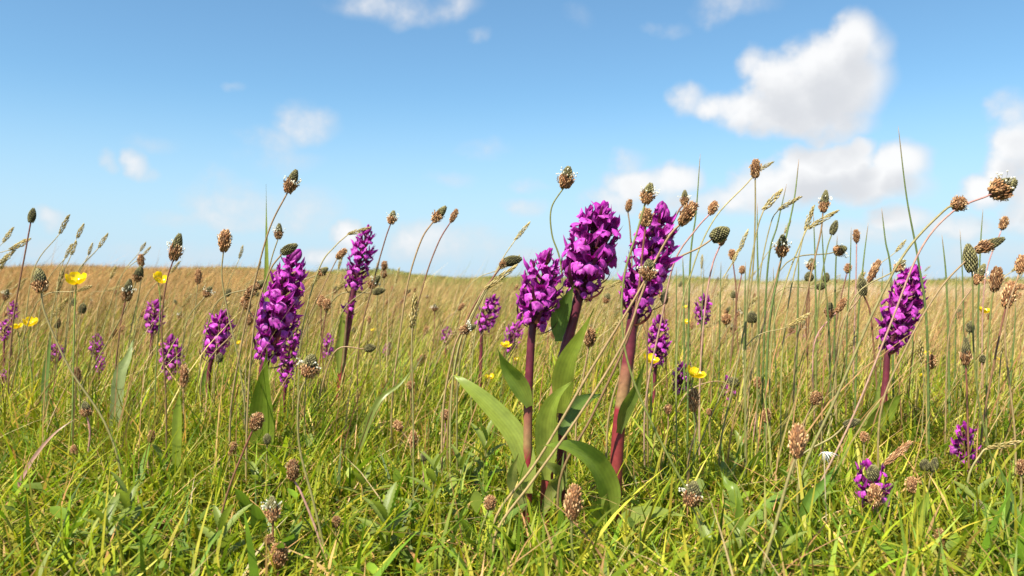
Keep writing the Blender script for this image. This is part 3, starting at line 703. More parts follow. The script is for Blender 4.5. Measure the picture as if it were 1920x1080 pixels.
GP = 'ribwort plantains of the meadow'
PL = [
 (60,401,28,16,8,'d',.78,[(48,470),(25,600),(15,740)],'r','plantain with a slim dark bud on a reddish stem, highest above the russet grass'),
 (73,522,46,32,-10,'m',.58,[(85,590),(130,690),(195,790),(225,880)],'o','plantain with brown skirt and dark tip on an olive stem bowing away from a buttercup'),
 (332,460,52,27,14,'m',.64,[(312,530),(303,610),(310,720),(312,800)],'r','long-headed brown plantain on a dark red stem beside a small buttercup'),
 (422,448,42,28,8,'b',.64,[(416,520),(428,590),(448,680),(462,800)],'o','stout tan plantain head on a curved dark stem passing an orchid'),
 (265,486,24,15,0,'b',.95,[(262,540),(240,660)],'o',None),
 (262,511,30,22,22,'m',.85,[(235,580),(180,680),(150,740)],'o',None),
 (240,541,42,22,12,'m',.76,[(226,610),(215,720)],'r','plantain shedding white stamens below a brown one near a small buttercup'),
 (372,516,28,15,4,'b',.95,None,'o',None),(391,545,22,18,30,'m',.9,None,'o',None),
 (472,546,32,22,40,'b',.80,[(440,620),(380,700)],'s',None),(461,566,26,22,-20,'b',.82,None,'o',None),(489,532,24,20,60,'m',.82,None,'o',None),
 (145,700,30,18,-5,'b',.74,None,'o',None),(344,702,42,19,0,'b',.73,None,'s',None),(155,576,20,16,10,'d',1.0,None,'o',None),(412,668,18,16,10,'d',.8,None,'o',None),
 (549,337,46,27,22,'m',.63,[(505,430),(475,540),(450,660),(432,780)],'s','tallest plantain by the leafy orchid, dark tip over brown skirt, long leaning stem',True),
 (523,431,30,18,4,'m',.75,[(508,490),(495,560),(490,700)],'o','small plantain with a halo of white stamens above the leafy orchid',True),
 (546,465,34,21,62,'d',.60,[(505,510),(480,590),(468,700),(462,840)],'s','dark green plantain bud nodding across the leafy orchid top',False),
 (484,787,36,29,28,'b',.47,[(455,850),(425,930),(395,1050)],'r','round brown plantain head on a dark slanting stem low in the turf'),
 (550,877,42,27,2,'b',.47,[(565,925),(595,1000),(625,1100)],'p','tan plantain head on a bright pink stem in the turf'),
 (510,950,46,30,-4,'m',.45,[(512,1010),(514,1090)],'r','plantain with a dark cone over a ring of pale flowers, low in the turf',True),
 (523,1036,46,40,4,'b',.43,[(524,1120)],'r','fat brown plantain head right under the ringed dark cone'),
 (311,981,32,18,62,'b',.50,None,'g',None),(285,815,24,16,10,'b',.62,None,'s',None),(140,841,20,18,0,'b',.64,None,'o',None),(437,838,28,19,15,'b',.60,None,'o',None),(501,820,20,18,0,'d',.62,None,'o',None),
 (160,764,28,24,-10,'m',.64,None,'p',None),
 (642,474,26,16,45,'b',.78,[(605,540),(570,620),(550,740)],'s','brown plantain head leaning at the bare-stemmed orchid'),
 (602,562,22,19,0,'b',.88,None,'r',None),(613,569,22,19,6,'b',.86,None,'r',None),(608,507,22,18,55,'m',.88,None,'o',None),
 (736,405,26,19,12,'m',.80,[(722,450),(700,530),(672,660)],'r','small plantain with pale stamens rising beside the bare-stemmed orchid',True),
 (826,399,38,23,40,'m',.70,[(790,450),(765,530),(748,640),(735,760)],'s','plantain with long dark pointed tip, the larger of a leaning pair against sky',False),
 (852,402,28,14,26,'b',.80,[(822,455),(795,530),(772,640)],'r','slim brown plantain, the smaller of a leaning pair against sky'),
 (721,496,18,15,10,'b',1.0,None,'o',None),(704,526,30,20,40,'m',.88,None,'o',None),(713,545,24,16,75,'d',.9,None,'o',None),(697,652,22,18,80,'d',.8,None,'s',None),(720,512,16,14,0,'b',1.05,None,'o',None),
 (1063,329,42,33,12,'m',.62,[(1034,390),(1035,440),(1052,500),(1058,640),(1062,800)],'g','shaggy plantain on an S-curved stem rising high above the clump of three',True),
 (964,488,36,23,78,'d',.64,[(925,520),(880,590),(855,680),(840,800)],'r','dark plantain bud bent flat toward the clump of three'),
 (948,492,20,18,60,'b',.64,[(920,530),(880,610),(858,720)],'o',None),
 (880,615,32,22,70,'m',.60,[(850,660),(830,780)],'s','nodding plantain with a frayed pale side below an arching one',True),
 (581,682,44,40,10,'m',.47,[(560,750),(562,840),(590,950),(625,1090)],'o','untidy pale plantain head with white stamens on a long curved olive stem',True),
 (775,820,34,19,0,'b',.60,None,'s',None),(794,853,18,17,0,'d',.60,None,'p',None),(745,796,22,20,-30,'b',.66,None,'s',None),(770,720,16,18,0,'b',.8,None,'s',None),(835,775,20,20,0,'b',.7,None,'p',None),
 (920,939,28,27,10,'b',.48,[(905,985),(880,1060)],'g','squat brown plantain head beside the base of the pale-leaved orchid'),
 (1076,936,66,37,6,'b',.43,[(1072,1010),(1078,1110)],'g','big reddish brown plantain head in front of the arching orchid leaf'),
 (1107,630,34,26,8,'b',.66,[(1095,700),(1080,800)],'s','brown plantain head between the middle and crimson-stemmed orchids'),
 (1216,359,40,29,16,'m',.50,[(1196,430),(1170,520),(1167,620),(1190,720),(1250,850),(1335,1010)],'g','plantain overtopping the crimson-stemmed orchid on a long winding green stem',True),
 (1212,404,36,29,4,'b',.52,[(1205,470),(1195,560),(1175,640),(1110,780),(1050,900)],'r','dark brown plantain head against the tip of the crimson-stemmed orchid'),
 (1291,397,50,32,32,'b',.50,[(1250,450),(1190,560),(1110,690),(1010,860),(930,970)],'s','tan plantain head on a very long stem slanting across the crimson-stemmed orchid'),
 (1180,383,24,15,14,'b',.80,[(1182,440),(1186,560)],'s',None),
 (1284,368,30,18,4,'m',.68,[(1270,400),(1240,470),(1215,560)],'r',None),
 (1338,387,28,20,25,'b',.66,[(1305,430),(1265,490),(1240,600),(1210,760)],'p','neat brown plantain head on a pink stem beside the crimson-stemmed orchid'),
 (1353,437,38,33,58,'d',.58,[(1310,465),(1255,495),(1215,560),(1180,660),(1140,790)],'s','fat dark green plantain bud on an arching tan stem'),
 (1356,446,26,15,22,'b',.68,[(1335,500),(1322,580),(1312,720)],'p',None),
 (1216,502,40,34,8,'m',.47,[(1200,560),(1165,650),(1085,780),(1000,900),(930,1000)],'s','plantain with dark middle in front of the crimson-stemmed orchid flowers',True),
 (1416,313,36,23,0,'b',.62,[(1416,400),(1412,500),(1400,590),(1375,720),(1350,840)],'o','plain brown plantain standing straight, highest among the rushes'),
 (1373,475,20,17,-5,'b',.95,None,'r',None),(1392,504,16,14,8,'b',1.0,None,'r',None),(1375,550,14,13,0,'d',1.0,None,'o',None),
 (1466,458,42,27,0,'m',.64,[(1458,510),(1440,580),(1410,690),(1400,800)],'s','plump plantain with dark top and white stamens among the rushes',True),
 (1547,374,42,21,10,'m',.68,[(1538,440),(1515,540),(1490,680)],'s','plantain crowned with white stamens above the rushes',True),
 (1565,424,28,16,20,'d',.78,[(1550,470),(1535,560),(1530,680)],'g',None),
 (1521,493,22,20,5,'m',.85,None,'r',None),(1517,516,18,20,0,'d',.85,None,'r',None),(1578,468,24,26,68,'m',.8,None,'o',None),
 (1549,518,18,15,10,'d',.95,None,'o',None),(1543,536,20,16,75,'d',.9,None,'o',None),(1555,578,28,21,4,'m',.74,None,'s',None),(1590,501,18,16,10,'b',.95,None,'r',None),
 (1605,440,25,15,-5,'b',.85,[(1605,520),(1600,700)],'p','small brown plantain on a pale pink upright stem by the rushes'),
 (1616,533,38,20,-8,'d',.72,[(1632,590),(1642,700),(1650,820)],'r','dark plantain bud on a thin maroon stem before the leaning orchid'),
 (1640,505,46,17,26,'b',.72,[(1610,560),(1570,640)],'s','long narrow brown plantain head beside the leaning orchid'),
 (1578,570,32,16,32,'b',.74,None,'p',None),(1690,496,30,18,48,'m',.7,None,'o',None),
 (1802,380,28,34,58,'b',.53,[(1770,395),(1700,470),(1640,580),(1570,740),(1500,900)],'o','squat brown plantain head on the olive stem of two great arching stems'),
 (1884,350,50,48,58,'m',.53,[(1850,368),(1785,398),(1725,470),(1665,620),(1600,780),(1520,950)],'p','biggest shaggy plantain head, bowed at the end of a great pink arching stem',True),
 (1859,457,56,27,66,'m',.58,[(1815,485),(1760,545),(1700,650),(1650,780)],'s','plantain bowed sideways, long dark tip over brown skirt, on a tan stem',False),
 (1820,480,54,29,-5,'d',.58,[(1824,540),(1826,660),(1840,780),(1885,960)],'g','upright dark plantain cone on a thick green stem',False),
 (1838,511,42,21,26,'m',.66,None,'s','plantain dotted with white stamens leaning behind the upright dark cone',True),
 (1868,520,48,27,10,'b',.64,[(1858,580),(1850,700)],'g','ragged tan plantain head next to the upright dark cone'),
 (1894,548,52,29,16,'b',.62,[(1878,610),(1862,690),(1840,820)],'r','long brown plantain head on a dark red stem by the ragged tan one'),
 (1882,416,26,18,16,'b',.85,None,'p',None),(1916,492,36,24,14,'b',.6,None,'s',None),
 (1811,656,52,22,0,'m',.60,[(1813,740),(1816,850),(1818,930)],'r','slim plantain with dark cone over brown skirt above the sparse orchid',False),
 (1744,675,28,24,4,'b',.68,None,'s',None),
 (1497,822,62,37,5,'b',.42,[(1480,890),(1455,980),(1425,1090)],'o','big tan plantain head standing clear of the turf by white fluff'),
 (1301,746,44,24,2,'b',.58,[(1306,800),(1290,870)],'s','rough brown plantain head on a grey-brown stem under a buttercup'),
 (1437,776,28,18,0,'b',.64,None,'o',None),(1253,765,18,18,0,'b',.68,None,'s',None),
 (1299,921,48,38,8,'m',.45,[(1310,980),(1345,1100)],'g','plantain tufted with white stamens low beside a broad leaf',True),
 (1530,743,26,26,20,'b',.62,None,'s',None),
 (1600,792,32,19,72,'d',.58,[(1560,820),(1490,870)],'o','dark plantain bud lying nearly flat on a slanting stem',False),
 (1620,816,20,18,0,'b',.6,None,'o',None),(1541,793,16,14,0,'d',.62,None,'o',None),
 (1686,846,66,16,47,'b',.56,[(1655,880),(1640,920)],'r','long thin rusty plantain spike slanting over the low few-flowered orchid'),
 (1640,925,44,30,-2,'b',.49,[(1650,970),(1680,1060)],'s','pale tan plantain head pressed against the low few-flowered orchid'),
 (1637,882,30,26,4,'d',.50,[(1640,930)],'s',None),
 (1711,906,30,28,0,'b',.54,None,'o',None),(1746,945,24,16,0,'d',.53,None,'o',None),(1752,868,28,17,12,'d',.57,None,'o',None),(1734,868,22,22,0,'d',.57,None,'s',None),
 (1834,946,26,24,0,'d',.51,None,'g',None),(1762,1003,32,23,0,'b',.46,[(1764,1080)],'g','small rounded brown plantain head alone in the green turf'),
 (1381,1027,20,24,80,'d',.47,None,'o',None),(1915,872,30,22,0,'b',.5,None,'o',None),(1914,985,40,22,0,'d',.47,None,'o',None),
 (1246,555,26,16,0,'d',.85,None,'r',None),(1246,550,22,22,30,'m',.9,None,'o',None),(1192,592,20,16,20,'d',.8,None,'o',None),(1138,557,20,16,20,'m',.95,None,'o',None),
 (1410,592,22,24,0,'d',.8,None,'o',None),(1362,596,20,22,0,'b',.85,None,'o',None),(1376,714,20,24,0,'d',.78,[(1340,715),(1290,735),(1265,790)],'s','drooping grey-green plantain head on a pale arching stem above a short orchid'),
 (1420,715,22,16,0,'b',.7,None,'p',None),(780,568,14,12,0,'b',1.1,None,'o',None),(815,575,14,14,0,'m',1.1,None,'r',None),(1843,670,16,16,0,'d',.8,None,'s',None),
 (1820,610,22,18,10,'d',.75,None,'g',None),(1330,770,14,13,0,'b',.7,None,'o',None),(630,975,22,20,0,'b',.48,None,'o',None),(505,1008,18,24,0,'b',.45,None,'o',None),
]
SHARED = {'b': 'minor brown plantain head', 'd': 'minor dark plantain bud', 'm': 'minor two-toned plantain head'}
for e in PL:
    lab = e[9]; kind = e[5]
    plantain(*e[:5], kind, e[6], e[7], e[8], *((lab, GP) if lab else near(e[0], e[1], e[6], SHARED[kind], SHARED[kind] + 's')), e[10] if len(e) > 10 else None)
# more of them farther off
rr = random.Random(11)
for i in range(120):
    d = 1.0 * (3.2) ** rr.random(); px = rr.uniform(-60, 1980); hgt = rr.uniform(.07, .20) if px > 1250 else rr.uniform(.06, .17)
    x = (px - 960) / FPX * d; z = gz(x, d) + hgt; py = 540 - (z - EYE) * FPX / d
    if py < 470 and px < 1250: py = 470 + rr.uniform(10, 80)
    Lp = rr.uniform(.011, .018) * FPX / d; kind = rr.choice('bbbmmd')
    plantain(px, py, Lp, Lp * rr.uniform(.55, .8), rr.gauss(15, 18), kind, d, None, rr.choice('orsogs'), *near(px, py, d, SHARED[kind], SHARED[kind] + 's'), None)

# ------------------------------------------------------------------ flowering grasses
def make_panicle(seed):
    r = random.Random(seed); mb = MB(); V = Vector; th = 0
    mb.tube([V((0, 0, 0)), V((.02, 0, .5)), V((.05, 0, 1))], lambda t: .03, lambda t: (.34, .27, .10), 4)
    for i in range(46):
        z = (i + .5) / 46; th += 2.39996; o = V((math.cos(th), math.sin(th), 0)); w = .20 * math.sin(math.pi * min(1, z * .85 + .12)) ** .8
        c = o * w * r.uniform(.5, 1.) + V((.05 * z, 0, z * .95)); cc = r.choice([(.40, .32, .12), (.33, .24, .085), (.46, .38, .18), (.28, .23, .07)])
        mb.bead(c, o * .30 + V((0, 0, 1)), r.uniform(.14, .20), .085, cc, 4, tuple(q * 1.2 for q in cc))
    return mb.mesh('flower_spike', MT['straw'])
PAN = [make_panicle(s) for s in range(5)]
def grass_stalk(cx, cy, L_, W, tilt, d, path=None, label=None, group=None, rr=random.Random(3), col=((.20, .21, .06), (.34, .27, .12))):
    k = d / FPX; a = R(tilt); ux, uy = math.sin(a), -math.cos(a)
    hb = (cx - ux * L_ * .5, cy - uy * L_ * .5); gy = ground_py(cx, d)
    if path is None:
        drop = gy - hb[1]; lean = drop * (math.tan(max(-.7, min(a, .9))) * .4 + rr.uniform(-.05, .08))
        path = [(hb[0] - ux * drop * .22 - lean * .08, hb[1] - uy * drop * .22), (hb[0] - lean * .85, hb[1] + drop * .65), (hb[0] - lean, gy - 20)]
    base = base_at(path[-1][0], d)
    root = empty('grass_spike', base, label, 'grass spike', group)
    pts = [base] + [P(x, y, d) for x, y in reversed(path)] + [P(*hb, d)]
    mb = MB(); sw = rr.uniform(.00045, .0007)
    mb.tube([p - base for p in curve(pts, 6)], lambda t: sw * (1.3 - .5 * t), lambda t: mixc(*col, t), 5); mb.build('stem', MT['stem'], root)
    ax = Vector((ux, rr.uniform(-.1, .1), -uy)).normalized()
    o = link('flower_spike', PAN[rr.randrange(5)], root)
    o.matrix_local = Matrix.Translation(P(*hb, d) - base) @ (frame(ax) @ Matrix.Rotation(rr.choice((0, 3.1)) + rr.uniform(-.4, .4), 3, 'Z')).to_4x4() @ Matrix.Diagonal((W * k * 1.9, W * k * 1.9, L_ * k, 1))
GG = 'flowering grasses with golden spikes'
for e in [
 (122,420,40,13,30,.85,None,'golden grass spike against sky, beside the slim dark plantain bud'),(150,432,30,12,22,.9,None,None),(138,464,28,12,18,.9,None,None),(194,450,32,11,32,.9,None,'slender grass spike alone on the skyline above a large buttercup'),
 (16,440,34,12,35,.9,None,None),(38,458,44,15,62,.85,None,None),(170,466,24,9,20,1.0,None,None),(14,482,40,14,50,.85,None,None),(212,510,26,10,20,1.0,None,None),(275,470,22,8,38,1.1,None,None),
 (268,462,20,8,30,1.1,None,None),(453,472,26,9,18,1.0,None,None),(486,500,22,8,25,1.1,None,None),(675,432,46,13,72,.78,[(628,462),(600,500),(570,600),(560,700)],'drooping grass spike crossing the bare-stemmed orchid'),
 (980,432,44,11,38,.80,[(940,490),(905,570),(885,680)],'thin brown grass spike leaning in open sky before the clump of three'),
 (775,582,64,22,4,.55,[(772,660),(775,800)],'fat golden grass spike standing alone on a hair-thin stem'),
 (940,518,76,16,52,.62,[(895,570),(860,650),(845,770)],'long olive grass spike arching behind the dark nodding plantain'),
 (1449,373,52,18,40,.62,[(1420,430),(1405,520),(1398,640)],'plump yellow grass spike in the sky beside the straight plantain'),
 (1482,381,50,14,62,.66,[(1445,420),(1425,520),(1420,660)],None),(1519,408,50,15,22,.66,[(1500,470),(1480,560),(1465,700)],None),(1545,411,64,15,60,.64,[(1508,440),(1470,540),(1445,660)],'long pale grass spike lying nearly level over the rushes'),
 (1436,312,36,10,62,.64,[(1400,345),(1340,410),(1300,500),(1270,640)],'brown grass spike crossing behind the straight plantain head'),
 (1394,450,46,11,22,.8,None,None),(1478,425,26,10,30,.85,None,None),(1380,480,30,10,25,.85,None,None),(1600,640,40,12,20,.9,None,None),(1690,460,30,10,40,.9,None,None),(1725,655,46,18,-6,.68,None,None),
 (1885,625,70,12,12,.68,[(1875,690),(1868,800)],None),(1885,835,70,16,80,.55,[(1840,850),(1815,900)],'sheaf-like straw spike lying level beside the sparse orchid'),(1500,600,50,14,60,.62,None,None),(1160,600,30,10,40,.85,None,None),
 (130,470,30,10,30,1.0,None,None),(560,560,26,9,20,1.1,None,None),(160,540,30,12,70,.8,None,None),(330,500,26,9,40,1.0,None,None)]:
    grass_stalk(*e[:7], *((e[7], GG) if e[7] else near(e[0], e[1], e[5], 'minor golden grass spike', 'minor grass spikes')))
rr = random.Random(21)
for i in range(170):
    d = .95 * (4.5) ** rr.random(); px = rr.uniform(-80, 2000); x = (px - 960) / FPX * d
    z = gz(x, d) + rr.uniform(.09, .215); py = 540 - (z - EYE) * FPX / d
    Lp = rr.uniform(.018, .032) * FPX / d
    grass_stalk(px, py, Lp, Lp * .3, rr.gauss(32, 16), d, None, *near(px, py, d, 'minor golden grass spike', 'minor grass spikes'))

# ------------------------------------------------------------------ rushes and single blades
def rush(pts, d, wpx, label, group, name='rush', col=((.085, .13, .03), (.13, .165, .045)), tipc=(.26, .17, .09), flat=False):
    base = base_at(pts[-1][0], d); p3 = [base] + [P(x, y, d) for x, y in reversed(pts[:-1])]
    mb = MB(); k = d / FPX
    mb.tube(curve([p - base for p in p3], 8), lambda t: wpx * k * .38 * (1 - t) ** .45 + .00008, lambda t: mixc(mixc(*col, t), tipc, (t - .86) / .1), 6)
    o = mb.build(name, MT['stem']); o.location = base
    return tag(o, label, 'rush', group)
for pts, d, w_, lab in [
 ([(1684,236),(1700,370),(1722,490),(1738,620),(1742,860)],.66,6,'very tall thin green rush curving high into open sky'),
 ([(1313,288),(1305,400),(1293,520),(1288,780)],.68,5,'tall rush with a faded pink tip beside the pink-stemmed plantain'),
 ([(1498,298),(1488,380),(1462,500),(1440,640),(1432,800)],.68,6,'tall green rush rising behind the plump yellow grass spike'),
 ([(1475,345),(1458,420),(1438,520),(1425,720)],.75,5,None),([(1525,398),(1528,480),(1530,600),(1532,760)],.8,5,None),([(1420,380),(1420,460),(1422,560),(1424,740)],.8,5,None),
 ([(1540,412),(1545,500),(1555,640),(1560,800)],.72,5,None),([(1596,425),(1594,500),(1588,620),(1586,760)],.8,4,None),([(1628,418),(1618,500),(1608,620),(1600,780)],.74,5,None),
 ([(1653,390),(1660,450),(1672,540),(1676,740)],.78,5,'rush with a bent straw-yellow upper half near the leaning orchid'),([(1766,440),(1774,520),(1778,640),(1782,800)],.74,6,None),
 ([(1843,392),(1838,470),(1834,600),(1832,760)],.8,5,None),([(1793,510),(1792,600),(1788,760)],.8,4,None),([(1570,440),(1566,540),(1562,740)],.82,5,None),([(1280,480),(1282,560),(1284,740)],.85,5,None),([(1268,500),(1268,580),(1266,740)],.85,4,None),
 ([(1352,490),(1350,580),(1346,760)],.85,4,None),([(1450,500),(1452,600),(1458,760)],.85,4,None),([(1498,470),(1496,560),(1490,740)],.85,5,None),([(1398,490),(1396,600),(1392,760)],.85,5,None),([(1655,500),(1652,600),(1650,760)],.85,4,None),
 ([(1905,560),(1900,650),(1880,800)],.75,5,None),([(1715,520),(1712,620),(1706,780)],.85,4,None),([(1800,430),(1806,560),(1810,760)],.85,4,None),([(1320,500),(1316,600),(1318,760)],.95,4,None)]:
    rush(pts, d, w_, *((lab, 'rushes with a look of their own') if lab else near(*pts[1], d, 'plain upright green rush', 'plain rushes')))
# broad single blades
def blade_thing(pts, wpx, d, dd, roll, col, label, name='leaf_blade'):
    base = base_at(pts[0][0], d); 
    o = px_leaf(None, base, pts, wpx, d, dd, roll, col, .25, name, .62, base); o.location = base
    return tag(o, label, 'leaf')
blade_thing([(502,760),(500,640),(500,500),(499,345)],16,.80,0.,.2,(.22,.27,.05),'tall straight yellow-green blade standing behind the leafy orchid')
blade_thing([(212,790),(222,720),(240,670),(252,630)],26,.74,.02,.3,(.19,.24,.09),'broad pale grey-green leaf blade under a small orchid')
blade_thing([(1490,1000),(1510,950),(1545,905),(1572,865)],26,.50,.02,.3,(.10,.19,.025),'smooth dark green leaf blade slanting beside the low few-flowered orchid')
blade_thing([(332,850),(332,800),(335,760),(336,735)],20,.62,.0,.2,(.19,.26,.03),'short bright green upright blade under the reddish-topped orchid')
blade_thing([(90,800),(84,730),(92,660),(96,620)],14,.76,.0,.2,(.13,.2,.05),'narrow grey-green blade by the highest slim dark bud')
blade_thing([(1395,985),(1378,930),(1362,905),(1350,880)],26,.52,.02,-.2,(.15,.23,.03),'small pointed green leaf next to the white-tufted plantain')
blade_thing([(1720,1030),(1722,980),(1735,940),(1742,915)],28,.48,.0,.2,(.19,.26,.035),'wide bright green blade below a small dark plantain bud')
blade_thing([(640,800),(700,770),(750,720),(782,680)],12,.62,.03,.2,(.17,.22,.04),'slanting narrow blade under the bare-stemmed orchid')
blade_thing([(0,920),(50,880),(100,815),(150,780)],9,.56,.02,.2,(.36,.22,.17),'long pink-brown dead blade slanting in the turf', 'dead_blade')
blade_thing([(1250,1100),(1180,1080),(1100,1100),(1030,1110)],14,.44,.0,.2,(.2,.25,.05),'low curved blade at the foot of the reddish brown head')
blade_thing([(1380,1080),(1385,1000),(1385,960),(1382,920)],26,.46,.0,.1,(.16,.25,.03),'ribbed bright green strap leaf beside the white-tufted plantain')

# ------------------------------------------------------------------ buttercups
def make_petal():
    mb = MB(); V = Vector
    mb.leaf(curve([V((.05, 0, 0)), V((.5, 0, .10)), V((.85, 0, .42)), V((.98, 0, .72))], 3), .98, V((-.3, 0, 1)), lambda t: mixc((.74, .48, .006), (.82, .64, .012), t), lambda t: math.sin(math.pi * min(1, .10 + t * .72)) ** .8 if t < .99 else .55, nS=7, cup=.3, wav=.012)
    return mb.mesh('petal', MT['yellow'])
def make_centre():
    mb = MB(); V = Vector; th = 0
    mb.bead(V((0, 0, .12)), V((0, 0, 1)), .4, .4, (.40, .38, .03), 6)
    for i in range(26):
        th += 2.39996; r = .12 + .26 * math.sqrt(i / 26); mb.bead(V((math.cos(th) * r, math.sin(th) * r, .26)), V((math.cos(th) * .5, math.sin(th) * .5, 1)), .22, .07, (.75, .50, .01), 4)
    return mb.mesh('centre', MT['yellow'])
PETAL, CENTRE = make_petal(), make_centre()
def buttercup(cx, cy, w, d, tilt, label, group=None, rr=random.Random(9), dx=0):
    k = d / FPX; gy = ground_py(cx, d); bx = cx - 10 + dx; base = base_at(bx, d)
    root = empty('buttercup', base, label, 'buttercup', group); hd = P(cx, cy + w * .22, d) - base
    mb = MB(); c = curve([Vector((0, 0, 0)), hd * .5 + Vector((rr.uniform(-.006, .006), 0, 0)), hd * .85 + Vector((rr.uniform(-.003, .003), 0, 0)), hd], 6)
    mb.tube(c, lambda t: .0008 - .0003 * t, lambda t: mixc((.12, .17, .04), (.20, .25, .05), t), 6); mb.build('stem', MT['stem'], root)
    fr = frame(Vector((math.sin(R(tilt)), -.35, math.cos(R(tilt))))); s = w * k * .54; a0 = rr.random() * 6
    for i in range(5):
        o = link('petal', PETAL, root)
        o.matrix_local = Matrix.Translation(hd) @ (fr @ Matrix.Rotation(a0 + i * 1.2566 + rr.uniform(-.1, .1), 3, 'Z') @ Matrix.Rotation(rr.uniform(-.15, .2), 3, 'Y')).to_4x4() @ Matrix.Scale(s * rr.uniform(.95, 1.05), 4)
    o = link('centre', CENTRE, root); o.matrix_local = Matrix.Translation(hd) @ fr.to_4x4() @ Matrix.Scale(s, 4)
for e in [(143,524,40,.66,8,'largest open yellow buttercup rising over the russet grass'),(297,521,28,.78,40,'tilted yellow buttercup beside the dark red plantain stem'),(58,604,28,.82,10,'yellow buttercup, the larger of a low pair by the reddish stem'),
 (33,611,22,.84,-10,'yellow buttercup, the smaller of a low pair by the reddish stem'),(1219,673,30,.72,15,'yellow buttercup at the foot of an orchid next to the crimson stem'),(1300,698,36,.66,25,'yellow buttercup held against the top of a short orchid'),
 (948,646,20,.9,0,'small buttercup in front of a distant orchid near the clump of three'),(918,706,18,.95,0,'small low buttercup behind the long pale orchid leaf'),(1842,581,24,.9,20,'small buttercup beside the upright dark cone stem')]:
    buttercup(*e[:5], e[5], 'buttercups one can tell apart')
for (x, y, w_, d_) in ((968,673,12,1.2),(1737,662,15,1.0),(1728,703,13,.95),(1845,675,11,1.1),(1870,672,12,1.1),(1287,603,14,1.1),(1284,575,10,1.3),(1628,737,12,.95),(1616,740,10,.95),(264,488,10,1.2),(300,645,10,1.2),(700,618,9,1.6),(1478,725,10,1.1),(1503,728,9,1.2),(448,642,10,1.2),(1690,700,9,1.3)):
    buttercup(x, y, w_, d_, random.uniform(-20, 30), *near(x, y, d_, 'tiny yellow buttercup', 'tiny buttercups'))

# ------------------------------------------------------------------ low leafy herbs
def make_herb_leaf():
    mb = MB(); V = Vector
    n = 17; pts = [V((t, 0, .22 * t - .30 * t * t)) for t in (i / (n - 1) for i in range(n))]
    mb.leaf(pts, .26, V((0, 0, 1)), lambda t: mixc((.16, .205, .035), (.20, .25, .05), t), lambda t: (math.sin(math.pi * (t * .86 + .12)) ** .8) if t < .99 else .02, nS=5, cup=.35, teeth=.13)
    return mb.mesh('leaf', MT['leaf'])
HLEAF = make_herb_leaf()
def herb(px, d, h, n, label, group, rr):
    base = base_at(px, d); root = empty('leafy_herb', base, label, 'herb', group)
    top = Vector((rr.uniform(-.15, .15) * h, rr.uniform(-.15, .15) * h, h)); mb = MB()
    mb.tube(curve([Vector((0, 0, 0)), top * .5, top], 4), lambda t: .0011 - .0004 * t, lambda t: mixc((.20, .12, .05), (.17, .18, .05), t), 6); mb.build('stem', MT['stem'], root)
    a = rr.random() * 3
    for i in range(n):
        t = .25 + .75 * (i // 2 + 1) / (n // 2); a += math.pi if i % 2 else math.pi / 2
        s = (.034 - .014 * t) * rr.uniform(.85, 1.2)
        o = link('leaf', HLEAF, root); o.matrix_local = Matrix.Translation(top * min(t, 1)) @ (Matrix.Rotation(a + rr.uniform(-.3, .3), 3, 'Z') @ Matrix.Rotation(-.25 - .7 * t ** 3 + rr.uniform(-.2, .2), 3, 'Y')).to_4x4() @ Matrix.Scale(s, 4)
rr = random.Random(4)
for px, d, h, n, lab in [(735,.47,.040,12,'leafy toothed herb in the turf between pink stem and squat brown head'),(800,.53,.052,10,'taller toothed herb with brownish stem beyond the leafy low one'),(250,.49,.040,12,'toothed-leaf herb in the turf under a lying brown plantain head'),
  (205,.46,.034,10,'toothed-leaf herb rosette at the turf edge by dead pink blade'),(420,.46,.036,10,'toothed-leaf herb by the dark slanting plantain stem'),(1480,.44,.034,10,'toothed-leaf herb below the big tan plantain head'),
  (900,.62,.062,12,'dark feathery herb behind the long pale orchid leaf')]:
    herb(px, d, h, n, lab, 'toothed-leaf herbs', rr)
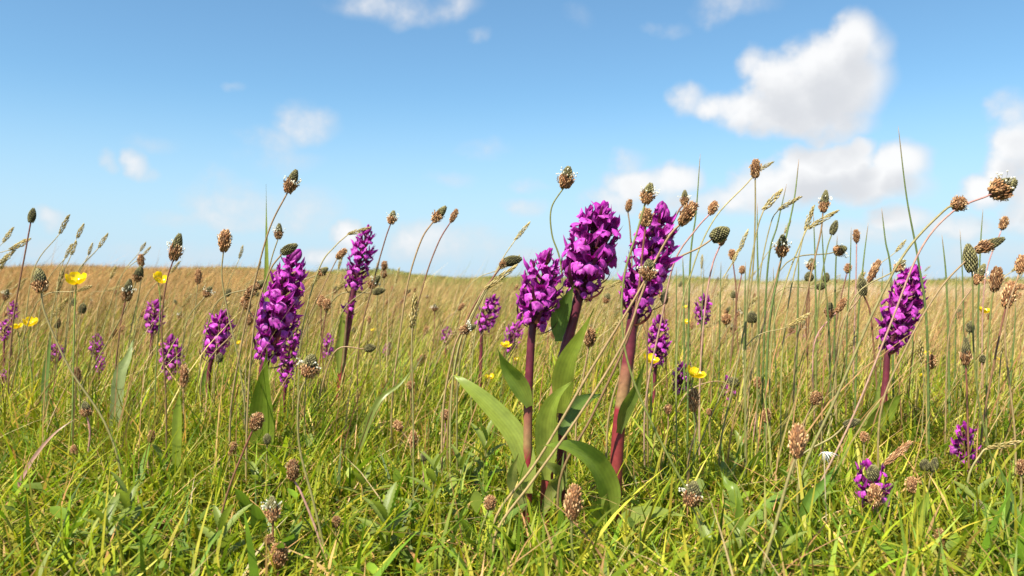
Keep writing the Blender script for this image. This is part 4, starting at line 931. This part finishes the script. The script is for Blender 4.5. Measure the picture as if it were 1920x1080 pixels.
for i in range(26):
    px, d = rr.uniform(-40, 1960), rr.uniform(.44, .95)
    herb(px, d, rr.uniform(.022, .04), 8, *near(px, ground_py(px, d) - 30, d, 'minor toothed herb in turf', 'minor toothed herbs'), rr)
# rosettes of narrow ribbed plantain leaves
def make_strap():
    mb = MB(); V = Vector
    mb.leaf([V((t * .55 + .12 * t * t, 0, t * .8 - .25 * t * t)) for t in (i / 10 for i in range(11))], .15, V((-.8, 0, .6)), lambda t: mixc((.20, .24, .06), (.13, .21, .03), t * 2), lambda t: max(.25 * (1 - t), math.sin(math.pi * (t * .9 + .05)) ** .9) if t < .99 else .01, nS=7, cup=.25)
    return mb.mesh('leaf', MT['leaf'])
STRAP = make_strap()
for i in range(34):
    px = rr.uniform(-60, 1980); d = .42 * (1.2 / .42) ** rr.random(); base = base_at(px, d)
    if 930 < px < 1230 and d < .56: continue
    root = empty('plantain_rosette', base, (nl := near(px, ground_py(px, d) - 30, d, 'rosette of narrow ribbed green leaves', 'leaf rosettes'))[0], 'plant', nl[1])
    for j in range(rr.randint(3, 6)):
        s = rr.uniform(.035, .065); o = link('leaf', STRAP, root)
        o.matrix_local = Matrix.Translation((0, 0, .003)) @ (Matrix.Rotation(rr.random() * 6.28, 3, 'Z') @ Matrix.Rotation(rr.uniform(-.35, .35), 3, 'Y')).to_4x4() @ Matrix.Scale(s, 4)
# white fluff
def fluff():
    d = .50; c = P(1545, 848, d); base = base_at(1552, d); mb = MB(); r = random.Random(2)
    o0 = c - base; mb.tube(curve([Vector((0, 0, 0)), o0 * .6, o0], 5), lambda t: .0004, lambda t: (.4, .33, .2), 5)
    root = empty('seed_fluff', base, 'wisp of white downy fluff caught on a thin stalk in the turf', 'fluff'); mb.build('stalk', MT['stem'], root)
    mb = MB()
    for i in range(30):
        dv = Vector((r.gauss(.8, .45), r.gauss(0, .3), r.gauss(-.55, .3))) * .0048
        mb.leaf(curve([o0, o0 + dv * .5 + Vector((0, 0, .001)), o0 + dv], 2), .0004, Vector((0, -1, .4)), (.8, .8, .8), nS=3)
    mb.build('down', MT['white'], root)
fluff()
